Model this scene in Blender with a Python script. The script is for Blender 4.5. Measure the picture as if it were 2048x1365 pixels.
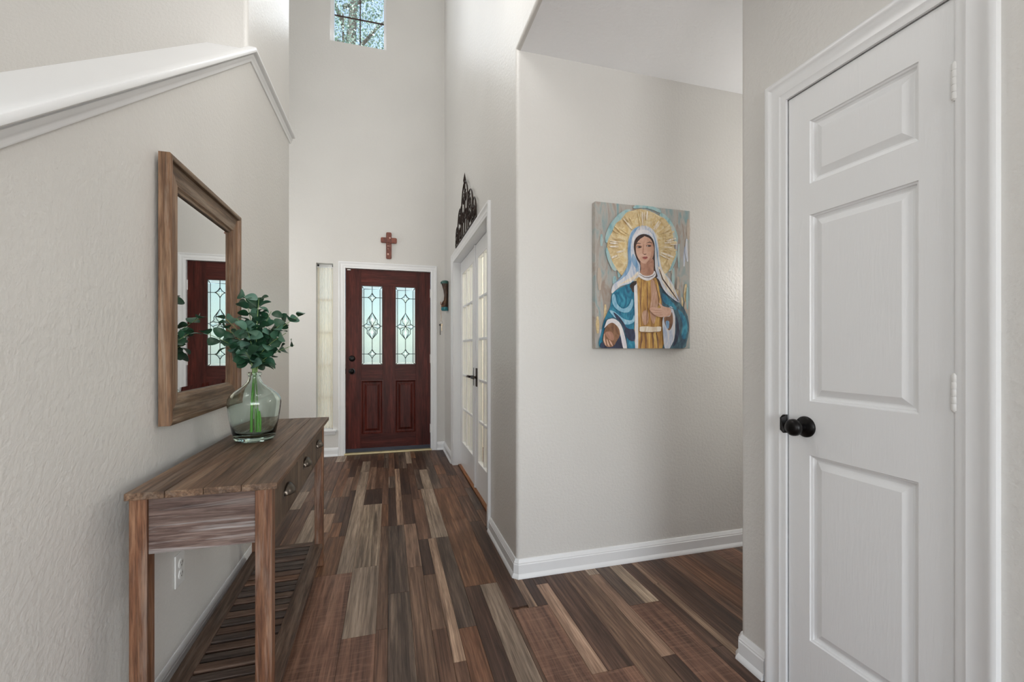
import bpy, math, random
from mathutils import Vector, Matrix
R = math.radians
sc = bpy.context.scene
for o in list(bpy.data.objects):
    bpy.data.objects.remove(o, do_unlink=True)
col = sc.collection

# ------------------------------------------------------------------ camera
EYE = 1.1463
cam = bpy.data.cameras.new('camera')
cam.sensor_width = 36.0
cam.lens = 868.72 / 2048 * 36.0
cam.shift_y = (701.03 - 682.5) / 2048
cam.clip_start = 0.02
cob = bpy.data.objects.new('camera', cam)
cob.location = (0, 0, EYE)
cob.rotation_euler = (R(90), 0, -0.2755)
col.objects.link(cob)
sc.camera = cob

# ------------------------------------------------------------------ world, lights, exposure
world = bpy.data.worlds.new('world')
sc.world = world
world.use_nodes = True
wn = world.node_tree
sky = wn.nodes.new('ShaderNodeTexSky')
sky.sky_type = 'NISHITA'
sky.sun_disc = False
sky.sun_elevation = R(48)
sky.sun_rotation = R(150)
hz = wn.nodes.new('ShaderNodeMix')
hz.data_type = 'RGBA'
hz.inputs['Factor'].default_value = 0.55
hz.inputs[7].default_value = (0.80, 0.82, 0.84, 1)
wn.links.new(sky.outputs[0], hz.inputs[6])
wn.links.new(hz.outputs[2], wn.nodes['Background'].inputs[0])
wn.nodes['Background'].inputs[1].default_value = 0.8

def area(name, loc, rot, sx, sy, power, colr=(1, 1, 1)):
    l = bpy.data.lights.new(name, 'AREA')
    l.shape = 'RECTANGLE'
    l.size, l.size_y, l.energy, l.color = sx, sy, power, colr
    o = bpy.data.objects.new(name, l)
    o.location = loc
    o.rotation_euler = rot
    col.objects.link(o)
    return o

sun = bpy.data.lights.new('sun_light', 'SUN')
sun.energy = 3.0
sun.angle = R(1)
so = bpy.data.objects.new('sun_light', sun)
so.rotation_euler = (R(42), 0, R(-25))
so.location = (0, -3, 12)
col.objects.link(so)
# daylight coming in through the living-room windows behind the camera
area('window_daylight', (1.6, -4.55, 1.45), (R(104), 0, R(0)), 4.6, 2.2, 215, (0.96, 0.985, 1.0))
area('side_window_daylight', (-2.9, -2.4, 1.5), (R(90), 0, R(-90)), 2.6, 2.0, 60, (0.96, 0.985, 1.0))
# daylight through the transom above the front door
area('transom_daylight', (-0.32, 5.0, 5.0), (R(-78), 0, 0), 0.55, 0.9, 7, (0.95, 0.98, 1.0))
# tall foyer pendant, then unseen fill lamps added for brightness
def lamp(name, loc, power, rad=0.18, colr=(1, 0.985, 0.96)):
    l = bpy.data.lights.new(name, 'POINT')
    l.energy, l.shadow_soft_size, l.color = power, rad, colr
    o = bpy.data.objects.new(name, l)
    o.location = loc
    col.objects.link(o)
lamp('foyer_pendant_light', (-0.05, 3.0, 4.5), 20, 0.4)
lamp('entry_fill_light', (-0.02, 1.75, 3.25), 28, 0.35)  # unseen lamp added to brighten the lower entry walls
lamp('niche_fill_light', (-1.95, 4.25, 1.9), 28, 0.25, (0.97, 0.985, 1.0))  # added out of view in the left niche to brighten the French doors
lamp('hall_fill_light', (2.8, 1.7, 1.7), 20, 0.15)  # unseen lamp set low in the side hall, added to lift its ceiling
lamp('study_fill_light', (2.0, 3.5, 2.2), 105, 0.3, (0.97, 0.985, 1.0))  # added behind the French doors so panes and curtains look bright
lamp('stair_fill_light', (-1.5, 1.0, 4.6), 2, 0.25)  # unseen lamp added in the stairwell, reaches the upper right wall

sc.view_settings.view_transform = 'Standard'
sc.view_settings.look = 'None'
sc.view_settings.exposure = 0.08
sc.view_settings.gamma = 1.0
sc.view_settings.use_curve_mapping = False
sc.cycles.use_denoising = True
sc.cycles.max_bounces = 8
sc.cycles.diffuse_bounces = 5
sc.cycles.glossy_bounces = 3
sc.cycles.transmission_bounces = 7
sc.cycles.transparent_max_bounces = 12
sc.cycles.use_adaptive_sampling = True
sc.cycles.adaptive_threshold = 0.06
sc.cycles.caustics_reflective = False
sc.cycles.caustics_refractive = True
sc.cycles.blur_glossy = 1.0
sc.cycles.sample_clamp_indirect = 4.0

# ------------------------------------------------------------------ helpers
def lin(rgb):
    r = []
    for v in rgb:
        v /= 255.0
        r.append(v / 12.92 if v <= 0.04045 else ((v + 0.055) / 1.055) ** 2.4)
    return (r[0], r[1], r[2], 1.0)

def newmat(name):
    m = bpy.data.materials.new(name)
    m.use_nodes = True
    nt = m.node_tree
    return m, nt, nt.nodes['Principled BSDF']

def bump(nt, bs, height, strength, dist):
    b = nt.nodes.new('ShaderNodeBump')
    b.inputs['Strength'].default_value = strength
    b.inputs['Distance'].default_value = dist
    nt.links.new(height, b.inputs['Height'])
    nt.links.new(b.outputs[0], bs.inputs['Normal'])
    return b

def noise(nt, vec, scale, detail=2.0, rough=0.5, dist=0.0):
    n = nt.nodes.new('ShaderNodeTexNoise')
    n.inputs['Scale'].default_value = scale
    n.inputs['Detail'].default_value = detail
    n.inputs['Roughness'].default_value = rough
    n.inputs['Distortion'].default_value = dist
    if vec is not None:
        nt.links.new(vec, n.inputs['Vector'])
    return n

def ramp(nt, fac, stops):
    r = nt.nodes.new('ShaderNodeValToRGB')
    e = r.color_ramp.elements
    e[0].position, e[0].color = stops[0]
    e[1].position, e[1].color = stops[-1]
    for p, c in stops[1:-1]:
        k = e.new(p)
        k.color = c
    nt.links.new(fac, r.inputs[0])
    return r

def mixc(nt, fac, a, b, mode='MIX'):
    m = nt.nodes.new('ShaderNodeMix')
    m.data_type = 'RGBA'
    m.blend_type = mode
    for sock, v in ((m.inputs['Factor'], fac), (m.inputs[6], a), (m.inputs[7], b)):
        if isinstance(v, (int, float)):
            sock.default_value = v
        elif isinstance(v, tuple):
            sock.default_value = v
        else:
            nt.links.new(v, sock)
    return m.outputs[2]

def objcoord(nt, scale=(1, 1, 1), rnd=True):
    tc = nt.nodes.new('ShaderNodeTexCoord')
    mp = nt.nodes.new('ShaderNodeMapping')
    mp.inputs['Scale'].default_value = scale
    if rnd:
        oi = nt.nodes.new('ShaderNodeObjectInfo')
        ad = nt.nodes.new('ShaderNodeVectorMath')
        ad.operation = 'ADD'
        ml = nt.nodes.new('ShaderNodeMath')
        ml.operation = 'MULTIPLY'
        ml.inputs[1].default_value = 37.0
        nt.links.new(oi.outputs['Random'], ml.inputs[0])
        nt.links.new(tc.outputs['Object'], ad.inputs[0])
        nt.links.new(ml.outputs[0], ad.inputs[1])
        nt.links.new(ad.outputs[0], mp.inputs['Vector'])
    else:
        nt.links.new(tc.outputs['Object'], mp.inputs['Vector'])
    return mp.outputs[0]

def plain(name, rgb, rough=0.5, spec=0.5, metal=0.0):
    m, nt, bs = newmat(name)
    bs.inputs['Base Color'].default_value = lin(rgb)
    bs.inputs['Roughness'].default_value = rough
    bs.inputs['Specular IOR Level'].default_value = spec
    bs.inputs['Metallic'].default_value = metal
    return m

def paintmat(name, rgb, rough, peel, scale=70.0, dist=0.004):
    m, nt, bs = newmat(name)
    tc = nt.nodes.new('ShaderNodeNewGeometry')
    n2 = noise(nt, tc.outputs['Position'], 1.3, 2.0)
    r = ramp(nt, n2.outputs['Fac'], [(0.3, lin([v * 0.985 for v in rgb])), (0.7, lin([min(255, v * 1.012) for v in rgb]))])
    nt.links.new(r.outputs[0], bs.inputs['Base Color'])
    bs.inputs['Roughness'].default_value = rough
    if peel:
        n = noise(nt, tc.outputs['Position'], scale, 3.0, 0.55)
        bump(nt, bs, n.outputs['Fac'], peel, dist)
    return m

def wood(name, dark, mid, light, axis='Y', fine=26.0, rough=0.5, wash=None, washfac=0.0, saw=False, stretch=14.0, bstr=0.25, spec=0.4, contrast=1.0, figure=0.5):
    """procedural timber with the grain along one local axis"""
    m, nt, bs = newmat(name)
    k = {'X': (1 / stretch, 1, 1), 'Y': (1, 1 / stretch, 1), 'Z': (1, 1, 1 / stretch)}[axis]
    v = objcoord(nt, k)
    n1 = noise(nt, v, fine, 5.0, 0.66, 0.5)
    lo, hi = 0.5 - 0.2 / contrast, 0.5 + 0.2 / contrast
    c1 = ramp(nt, n1.outputs['Fac'], [(lo, lin(dark)), (0.5, lin(mid)), (hi, lin(light))])
    n2 = noise(nt, v, fine * 0.28, 3.0, 0.5, 0.3)
    c2 = ramp(nt, n2.outputs['Fac'], [(0.35, (0.72, 0.70, 0.68, 1)), (0.65, (1.16, 1.14, 1.12, 1))])
    out = mixc(nt, 1.0, c1.outputs[0], c2.outputs[0], 'MULTIPLY')
    # cathedral figure
    wv = nt.nodes.new('ShaderNodeTexWave')
    wv.wave_type = 'RINGS'
    wv.rings_direction = axis
    wv.inputs['Scale'].default_value = fine * 0.5
    wv.inputs['Distortion'].default_value = 9.0
    wv.inputs['Detail'].default_value = 1.5
    wv.inputs['Detail Scale'].default_value = 0.8
    nt.links.new(v, wv.inputs['Vector'])
    c3 = ramp(nt, wv.outputs['Fac'], [(0.0, (0.78, 0.76, 0.75, 1)), (0.25, (1.0, 1.0, 1.0, 1)), (1.0, (1.06, 1.05, 1.05, 1))])
    out = mixc(nt, figure, out, c3.outputs[0], 'MULTIPLY')
    # fine pores and pale scuffs along the grain
    n5 = noise(nt, v, fine * 4.0, 2.0, 0.7)
    c5 = ramp(nt, n5.outputs['Fac'], [(0.36, (0.62, 0.60, 0.58, 1)), (0.5, (1, 1, 1, 1)), (0.66, (1.25, 1.24, 1.23, 1))])
    out = mixc(nt, 0.75, out, c5.outputs[0], 'MULTIPLY')
    if wash:
        n3 = noise(nt, v, fine * 0.6, 5.0, 0.65, 0.8)
        f = ramp(nt, n3.outputs['Fac'], [(0.52, (0, 0, 0, 1)), (0.68, (washfac, washfac, washfac, 1))])
        out = mixc(nt, f.outputs[0], out, lin(wash))
    if saw:
        # saw marks across the grain
        ks = {'X': (1, 0.06, 0.06), 'Y': (0.06, 1, 0.06), 'Z': (0.06, 0.06, 1)}[axis]
        vs = objcoord(nt, ks)
        n4 = noise(nt, vs, 110.0, 4.0, 0.7, 0.4)
        f = ramp(nt, n4.outputs['Fac'], [(0.5, (0, 0, 0, 1)), (0.68, (0.4, 0.4, 0.4, 1))])
        out = mixc(nt, f.outputs[0], out, lin([min(255, q + 8) for q in light]))
    nt.links.new(out, bs.inputs['Base Color'])
    bs.inputs['Roughness'].default_value = rough
    bs.inputs['Specular IOR Level'].default_value = spec
    bump(nt, bs, n1.outputs['Fac'], bstr, 0.002)
    return m

class MB:
    def __init__(s):
        s.v, s.f = [], []
    def quad(s, a, b, c, d):
        n = len(s.v)
        s.v += [tuple(a), tuple(b), tuple(c), tuple(d)]
        s.f.append((n, n + 1, n + 2, n + 3))
        return s
    def poly(s, pts):
        n = len(s.v)
        s.v += [tuple(p) for p in pts]
        s.f.append(tuple(range(n, n + len(pts))))
        return s
    def box(s, x0, x1, y0, y1, z0, z1):
        n = len(s.v)
        s.v += [(x0, y0, z0), (x1, y0, z0), (x1, y1, z0), (x0, y1, z0), (x0, y0, z1), (x1, y0, z1), (x1, y1, z1), (x0, y1, z1)]
        for q in ((0, 3, 2, 1), (4, 5, 6, 7), (0, 1, 5, 4), (1, 2, 6, 5), (2, 3, 7, 6), (3, 0, 4, 7)):
            s.f.append(tuple(n + i for i in q))
        return s
    def prism(s, pts, off):
        """closed outline pts (3-D) pushed along vector off"""
        n, k = len(s.v), len(pts)
        off = Vector(off)
        s.v += [tuple(p) for p in pts] + [tuple(Vector(p) + off) for p in pts]
        s.f.append(tuple(n + i for i in reversed(range(k))))
        s.f.append(tuple(n + k + i for i in range(k)))
        for i in range(k):
            j = (i + 1) % k
            s.f.append((n + i, n + j, n + k + j, n + k + i))
        return s
    def loft(s, rings, closed=True, caps=True):
        n, k = len(s.v), len(rings[0])
        for r in rings:
            s.v += [tuple(p) for p in r]
        m = k if closed else k - 1
        for a in range(len(rings) - 1):
            for i in range(m):
                j = (i + 1) % k
                s.f.append((n + a * k + i, n + a * k + j, n + (a + 1) * k + j, n + (a + 1) * k + i))
        if caps and closed:
            s.f.append(tuple(n + i for i in reversed(range(k))))
            s.f.append(tuple(n + (len(rings) - 1) * k + i for i in range(k)))
        return s
    def tube(s, path, rad, seg=8):
        path = [Vector(p) for p in path]
        rr = rad if isinstance(rad, (list, tuple)) else [rad] * len(path)
        rings, up = [], None
        for i, p in enumerate(path):
            t = (path[min(i + 1, len(path) - 1)] - path[max(i - 1, 0)]).normalized()
            if up is None:
                up = Vector((0, 0, 1)) if abs(t.z) < 0.9 else Vector((1, 0, 0))
            a = (up - t * up.dot(t)).normalized()
            b = t.cross(a)
            up = a
            rings.append([p + (a * math.cos(2 * math.pi * q / seg) + b * math.sin(2 * math.pi * q / seg)) * rr[i] for q in range(seg)])
        return s.loft(rings)
    def lathe(s, prof, c=(0, 0, 0), axis='Z', seg=32):
        """prof: (radius, along)"""
        rings = []
        for r, h in prof:
            ring = []
            for q in range(seg):
                a = 2 * math.pi * q / seg
                x, y = r * math.cos(a), r * math.sin(a)
                p = {'Z': (x, y, h), 'X': (h, x, y), 'Y': (y, h, x)}[axis]
                ring.append((p[0] + c[0], p[1] + c[1], p[2] + c[2]))
            rings.append(ring)
        return s.loft(rings)
    def build(s, name, mat, parent=None, base=None, smooth=None, bevel=0.0, local=False, seg=2):
        """one mesh object. world coordinates unless local; base = origin for a top-level mesh"""
        off = Vector((0, 0, 0))
        if parent is not None and not local:
            p = parent
            while p is not None:
                off += p.location
                p = p.parent
        elif parent is None and base is not None:
            off = Vector(base)
        me = bpy.data.meshes.new(name)
        me.from_pydata([tuple(Vector(q) - off) for q in s.v], [], s.f)
        me.update()
        if smooth is not None:
            for p in me.polygons:
                p.use_smooth = True
            me.set_sharp_from_angle(angle=R(smooth))
        me.materials.append(mat)
        o = bpy.data.objects.new(name, me)
        col.objects.link(o)
        if parent is not None:
            o.parent = parent
        else:
            o.location = off
        if bevel:
            b = o.modifiers.new('bevel', 'BEVEL')
            b.width = bevel
            b.segments = seg
            b.limit_method = 'ANGLE'
            b.harden_normals = False
        return o

def tag(o, label, cat, group=None, kind=None):
    o['label'] = label
    o['category'] = cat
    if group:
        o['group'] = group
    if kind:
        o['kind'] = kind
    return o

def empty(name, loc, label, cat, rz=0.0, group=None, kind=None):
    o = bpy.data.objects.new(name, None)
    o.empty_display_size = 0.1
    o.location = loc
    o.rotation_euler = (0, 0, rz)
    col.objects.link(o)
    return tag(o, label, cat, group, kind)

def wall_grid(mb, axis, pos, thick, a0, a1, z0, z1, holes):
    """wall slab with rectangular holes; axis = normal axis; pos..pos+thick; holes (a0,a1,z0,z1)"""
    As = sorted(set([a0, a1] + [q for h in holes for q in h[:2]]))
    Zs = sorted(set([z0, z1] + [q for h in holes for q in h[2:]]))
    As = [q for q in As if a0 <= q <= a1]
    Zs = [q for q in Zs if z0 <= q <= z1]
    def P(d, a, z):
        return (d, a, z) if axis == 'X' else (a, d, z)
    def solid(i, j):
        if i < 0 or j < 0 or i >= len(As) - 1 or j >= len(Zs) - 1:
            return False
        am, zm = (As[i] + As[i + 1]) / 2, (Zs[j] + Zs[j + 1]) / 2
        return not any(h[0] < am < h[1] and h[2] < zm < h[3] for h in holes)
    p0, p1 = pos, pos + thick
    for i in range(len(As) - 1):
        for j in range(len(Zs) - 1):
            if not solid(i, j):
                continue
            a, b, c, d = As[i], As[i + 1], Zs[j], Zs[j + 1]
            mb.quad(P(p0, a, c), P(p0, b, c), P(p0, b, d), P(p0, a, d))
            mb.quad(P(p1, a, c), P(p1, a, d), P(p1, b, d), P(p1, b, c))
            if not solid(i - 1, j):
                mb.quad(P(p0, a, c), P(p0, a, d), P(p1, a, d), P(p1, a, c))
            if not solid(i + 1, j):
                mb.quad(P(p0, b, c), P(p1, b, c), P(p1, b, d), P(p0, b, d))
            if not solid(i, j - 1):
                mb.quad(P(p0, a, c), P(p1, a, c), P(p1, b, c), P(p0, b, c))
            if not solid(i, j + 1):
                mb.quad(P(p0, a, d), P(p0, b, d), P(p1, b, d), P(p1, a, d))
    return mb

def sweep(mb, prof, path, nrm, closed_caps=True):
    """prof: (out, up) pairs; path: 3-D points in one plane; nrm: plane normal.
    out is measured along nrm, up along the in-plane perpendicular, mitred at the bends."""
    path = [Vector(p) for p in path]
    nrm = Vector(nrm).normalized()
    rings = []
    for i, p in enumerate(path):
        perps = []
        if i > 0:
            perps.append(nrm.cross((path[i] - path[i - 1]).normalized()))
        if i < len(path) - 1:
            perps.append(nrm.cross((path[i + 1] - path[i]).normalized()))
        if len(perps) == 2:
            m = (perps[0] + perps[1]).normalized()
            m = m / max(0.2, m.dot(perps[0]))
        else:
            m = perps[0]
        rings.append([p + nrm * a + m * b for a, b in prof])
    return mb.loft(rings, True, closed_caps)

def sweep_base(mb, prof, path, side):
    """baseboard: path on the floor, prof (out, up); out goes to the left (+1) or right (-1) of travel"""
    path = [Vector(p) for p in path]
    up = Vector((0, 0, 1))
    rings = []
    for i, p in enumerate(path):
        perps = []
        if i > 0:
            perps.append(up.cross((path[i] - path[i - 1]).normalized()) * side)
        if i < len(path) - 1:
            perps.append(up.cross((path[i + 1] - path[i]).normalized()) * side)
        if len(perps) == 2:
            m = (perps[0] + perps[1]).normalized()
            m = m / max(0.2, m.dot(perps[0]))
        else:
            m = perps[0]
        rings.append([p + m * a + up * b for a, b in prof])
    return mb.loft(rings)

def rings_panel(mb, x0, x1, z0, z1, steps, P):
    """concentric rectangular rings; steps (inset, depth); P(a, z, depth) -> 3-D"""
    rr = []
    for ins, dep in steps:
        rr.append([P(x0 + ins, z0 + ins, dep), P(x1 - ins, z0 + ins, dep), P(x1 - ins, z1 - ins, dep), P(x0 + ins, z1 - ins, dep)])
    mb.loft(rr, True, False)
    mb.poly(rr[-1])
    return mb

# ------------------------------------------------------------------ materials
M_wall = paintmat('wall_paint', (215, 213, 209), 0.38, 0.5, 70.0, 0.004)
M_ceil = paintmat('ceiling_paint', (242, 243, 245), 0.7, 0.5, 45.0, 0.006)
M_trim = paintmat('trim_white_gloss', (234, 235, 236), 0.28, 0.0)
M_black = plain('black_bronze', (22, 20, 20), 0.32, 0.5, 0.6)
M_dbronze = plain('dark_bronze', (44, 36, 32), 0.35, 0.5, 0.8)
M_brass = plain('brass_threshold', (208, 192, 150), 0.4, 0.5, 0.4)
M_dark = plain('dark_gap', (20, 16, 14), 0.8)
M_hinge = plain('painted_hinge', (228, 228, 226), 0.3)
M_plast = plain('white_plastic', (226, 226, 224), 0.3)

def thin_glass(name, tint):
    m, nt, bs = newmat(name)
    nt.nodes.remove(bs)
    tp = nt.nodes.new('ShaderNodeBsdfTransparent')
    tp.inputs[0].default_value = lin(tint)
    gl = nt.nodes.new('ShaderNodeBsdfGlossy')
    gl.inputs['Roughness'].default_value = 0.02
    lw = nt.nodes.new('ShaderNodeLayerWeight')
    lw.inputs['Blend'].default_value = 0.5
    pw = nt.nodes.new('ShaderNodeMath')
    pw.operation = 'POWER'
    pw.inputs[1].default_value = 5.0
    nt.links.new(lw.outputs['Facing'], pw.inputs[0])
    fr = nt.nodes.new('ShaderNodeMath')
    fr.operation = 'MULTIPLY_ADD'
    fr.inputs[1].default_value = 0.5
    fr.inputs[2].default_value = 0.03
    nt.links.new(pw.outputs[0], fr.inputs[0])
    mx = nt.nodes.new('ShaderNodeMixShader')
    nt.links.new(fr.outputs[0], mx.inputs[0])
    nt.links.new(tp.outputs[0], mx.inputs[1])
    nt.links.new(gl.outputs[0], mx.inputs[2])
    nt.links.new(mx.outputs[0], nt.nodes['Material Output'].inputs[0])
    return m
M_pane = thin_glass('window_pane_glass', (248, 251, 250))

def door_skin():
    m, nt, bs = newmat('moulded_door_white')
    v = objcoord(nt, (1, 1, 1 / 9.0), False)
    n = noise(nt, v, 60.0, 4.0, 0.6, 1.5)
    bs.inputs['Base Color'].default_value = lin((234, 235, 236))
    bs.inputs['Roughness'].default_value = 0.36
    bump(nt, bs, n.outputs['Fac'], 0.35, 0.0018)
    return m
M_doorw = door_skin()

M_mahog_z = wood('mahogany_upright', (48, 17, 13), (76, 31, 25), (98, 46, 37), 'Z', 30, 0.4, bstr=0.06, spec=0.18, contrast=0.8)
M_mahog_x = wood('mahogany_crosswise', (48, 17, 13), (76, 31, 25), (98, 46, 37), 'X', 30, 0.4, bstr=0.06, spec=0.18, contrast=0.8)
M_mahog_m = plain('mahogany_moulding', (66, 26, 17), 0.32, 0.35)

# floor boards
TONES = {
    'R': ((72, 52, 45), (104, 79, 69), (132, 106, 94)),
    'O': ((72, 50, 38), (106, 78, 61), (138, 108, 88)),
    'O2': ((62, 42, 33), (94, 68, 54), (124, 96, 80)),
    'G': ((96, 87, 81), (128, 118, 111), (158, 149, 142)),
    'G2': ((84, 75, 68), (134, 123, 114), (176, 166, 155)),
    'GD': ((50, 42, 40), (80, 69, 64), (112, 100, 94)),
    'D': ((40, 29, 26), (62, 47, 41), (88, 70, 62)),
    'D2': ((46, 34, 30), (72, 55, 48), (100, 80, 71)),
    'M': ((60, 45, 38), (90, 69, 59), (120, 97, 85)),
    'M2': ((64, 50, 43), (96, 78, 68), (128, 109, 97)),
    'S': ((48, 40, 38), (84, 74, 69), (136, 124, 116)),
    'T': ((94, 77, 68), (130, 110, 99), (162, 144, 133)),
    'T2': ((74, 60, 53), (126, 108, 97), (170, 153, 140)),
}
M_plank = {k: wood('plank_' + k, *[(t[0] * 1.12, t[1] * 1.07, t[2] * 1.0) for t in v], 'Y', 40, 0.5, saw=(k == 'R'), stretch=26, bstr=0.3) for k, v in TONES.items()}

# ------------------------------------------------------------------ room shell
XL, XR, YD, YP, XC = -0.72, 0.618, 5.05, 2.10, 1.262
ZC, ZT = 2.661, 5.9
YCOR = 1.33          # closet wall outside corner

fl = MB().box(-3.2, 5.2, -5.0, 5.12, -0.10, -0.0065)
floor = tag(fl.build('floor', M_plank['M'], base=(0, 0, -0.1)), 'multi-tone brown and grey wood plank floor', 'floor', kind='structure')

planks = [
(-0.361,-0.183,1.53,2.38,'R'),(-0.361,-0.260,2.38,2.86,'O'),(-0.260,-0.183,2.38,3.91,'G'),(-0.361,-0.300,2.86,3.09,'O'),(-0.300,-0.260,2.86,3.77,'D'),
(-0.183,-0.052,1.49,1.84,'R'),(-0.183,-0.052,1.84,2.42,'G'),(-0.183,-0.052,2.42,3.39,'G2'),(-0.183,-0.052,3.39,3.76,'D'),
(-0.052,-0.006,1.47,1.86,'M'),(-0.052,-0.006,1.86,2.95,'M2'),(-0.052,-0.006,2.95,3.36,'O'),(-0.052,-0.006,3.36,4.39,'M'),
(-0.006,0.093,1.25,2.12,'S'),(-0.006,0.093,2.12,2.94,'GD'),(-0.006,0.050,2.94,3.75,'D'),(0.050,0.093,2.94,3.42,'T'),
(0.093,0.168,1.22,2.35,'M2'),(0.093,0.168,2.35,2.94,'T'),(0.093,0.168,2.94,3.55,'D2'),(0.093,0.168,3.55,4.34,'D'),
(0.168,0.226,1.20,1.80,'M'),(0.168,0.226,1.80,2.25,'M2'),(0.168,0.226,2.25,2.68,'D'),(0.168,0.250,2.68,3.42,'M'),(0.250,0.274,2.68,3.66,'G'),
(0.226,0.274,1.59,2.68,'T2'),(0.226,0.274,1.19,1.59,'M'),(0.274,0.350,1.17,1.78,'O2'),(0.274,0.350,1.78,2.68,'GD'),(0.274,0.350,2.68,3.64,'G'),
(0.350,0.512,2.085,3.63,'O'),(0.350,0.425,1.10,2.085,'D2'),(0.425,0.512,1.10,2.085,'G'),(0.512,0.600,1.86,2.87,'D2'),
(0.526,0.690,1.05,1.84,'R'),(0.512,0.526,1.05,1.86,'M2'),(0.600,0.640,1.84,2.10,'T2'),(0.640,0.690,1.84,2.10,'D'),
(0.690,0.752,1.40,2.01,'T'),(0.690,0.752,2.01,2.10,'D'),(0.752,0.860,1.40,2.10,'D2'),(0.860,0.980,1.05,2.10,'M2'),(0.690,0.860,0.95,1.40,'R'),
(0.980,1.040,1.41,2.02,'T'),(0.980,1.040,1.05,1.41,'D'),(0.980,1.040,2.02,2.10,'G'),(1.040,1.190,1.00,1.73,'R'),(1.040,1.120,1.73,2.10,'GD'),(1.120,1.190,1.73,2.10,'G2'),
(1.190,1.250,1.40,2.10,'D2'),(1.190,1.250,0.98,1.40,'D'),(1.250,1.290,1.33,1.86,'T2'),(1.250,1.290,1.86,2.10,'T'),(1.290,1.360,1.33,2.10,'D2'),
(1.360,1.440,1.33,2.10,'D'),(1.440,1.500,1.33,2.10,'M'),(1.500,1.620,1.33,2.10,'O2'),(1.620,1.700,1.33,2.10,'D2'),
(1.70,1.78,1.33,2.10,'M2'),(1.78,1.92,1.33,2.10,'R'),(1.92,1.99,1.33,2.10,'GD'),(1.99,2.14,1.33,2.10,'O2')]
rnd = random.Random(11)
colsx = [(-0.717,-0.62),(-0.62,-0.539),(-0.539,-0.44),(-0.44,-0.361),(-0.361,-0.30),(-0.30,-0.26),(-0.26,-0.183),(-0.183,-0.115),(-0.115,-0.052),(-0.052,-0.006),
         (-0.006,0.05),(0.05,0.093),(0.093,0.168),(0.168,0.226),(0.226,0.25),(0.25,0.274),(0.274,0.35),(0.35,0.425),(0.425,0.512),(0.512,0.526),(0.526,0.60),(0.60,0.66)]
def fill_col(x0, x1, ya, yb):
    y = ya
    while y < yb - 0.02:
        L = rnd.uniform(0.28, 0.95)
        e = y + L
        if yb - e < 0.18:
            e = yb
        planks.append((x0, x1, y, min(e, yb), rnd.choice(['M', 'M2', 'D', 'D2', 'GD', 'O2', 'O', 'T2', 'G', 'S', 'M', 'D2', 'T', 'O2', 'M'])))
        y = e
hand = list(planks)
def free(x0, x1, ya, yb):
    xm = (x0 + x1) / 2
    occ = sorted((p[2], p[3]) for p in hand if p[0] - 1e-4 <= xm <= p[1] + 1e-4)
    y = ya
    for a, b in occ:
        if a > y + 0.03:
            yield (y, a)
        y = max(y, b)
    if yb > y + 0.03:
        yield (y, yb)
# merge the narrow gap columns where both are free
skip = set()
for i, (x0, x1) in enumerate(colsx):
    for ya, yb in free(x0, x1, 0.55, YD):
        if x0 == 0.226 and ya > 2.6:
            continue
        if x0 == 0.226:
            fill_col(0.226, 0.25, ya, yb)
        elif x0 == 0.25 and ya > 2.6:
            fill_col(0.226 if ya > 3.5 else 0.25, 0.274, ya, yb)
        elif x0 == 0.512 and ya > 2.6:
            continue
        elif x0 == 0.526 and ya > 2.6:
            fill_col(0.512, 0.60, ya, yb)
        elif x0 == 0.60 and ya < 2.1:
            continue
        else:
            fill_col(x0, x1, ya, yb)
for x0, x1, y0, y1, t in planks:
    g, c = 0.0004, 0.0012
    mb = MB()
    lo = [(x0 + g, y0 + g, -0.006), (x1 - g, y0 + g, -0.006), (x1 - g, y1 - g, -0.006), (x0 + g, y1 - g, -0.006)]
    md = [(a, b, -0.0008) for a, b, _ in lo]
    hi = [(x0 + c, y0 + c, 0), (x1 - c, y0 + c, 0), (x1 - c, y1 - c, 0), (x0 + c, y1 - c, 0)]
    mb.loft([lo, md, hi])
    o = mb.build('plank', M_plank[t], floor)

# --- front wall (front door, sidelight, transom)
DX0, DX1, DH = -0.4615, 0.4585, 2.045
mb = MB()
wall_grid(mb, 'Y', YD, 0.15, -2.2, 1.0, 0.0, ZT,
          [(DX0 - 0.02, DX1 + 0.02, 0.0, DH + 0.02), (-0.754, -0.586, 0.275, 2.086), (-0.616, -0.031, 4.5, 5.55)])
tag(mb.build('wall_front', M_wall, base=(0, YD, 0)), 'tall beige textured front wall around the front door', 'wall', kind='structure')

# --- right entry wall with French door opening and the soffit above the side hall
FY0, FY1, FH = 2.76, 4.32, 2.02
mb = MB()
r = 0.02
wall_grid(mb, 'X', XR, 0.11, YP + r, YD, 0.0, ZT, [(FY0 - 0.02, FY1 + 0.02, 0.0, FH + 0.02)])
mb.box(XR, XR + 0.11, -1.2, YP + r, ZC + r, ZT)
# rounded outside corner and rounded soffit edge
arc = [(XR + r - r * math.cos(a), YP + r - r * math.sin(a)) for a in [math.pi / 2 * k / 6 for k in range(7)]]
mb.loft([[(x, y, 0) for x, y in arc], [(x, y, ZC + r) for x, y in arc]], False, False)
arc2 = [(XR + r - r * math.cos(a), ZC + r - r * math.sin(a)) for a in [math.pi / 2 * k / 6 for k in range(7)]]
mb.loft([[(x, -1.2, z) for x, z in arc2], [(x, YP + r, z) for x, z in arc2]], False, False)
tag(mb.build('wall_right', M_wall, base=(XR, 3.5, 0), smooth=35), 'tall beige right entry wall with French doors', 'wall', kind='structure')

# --- wall with the canvas
mb = MB().box(XR + r, 4.2, YP, YP + 0.11, 0, ZC)
tag(mb.build('wall_canvas', M_wall, base=(2.0, YP, 0)), 'beige side hall wall carrying the canvas painting', 'wall', kind='structure')
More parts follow.
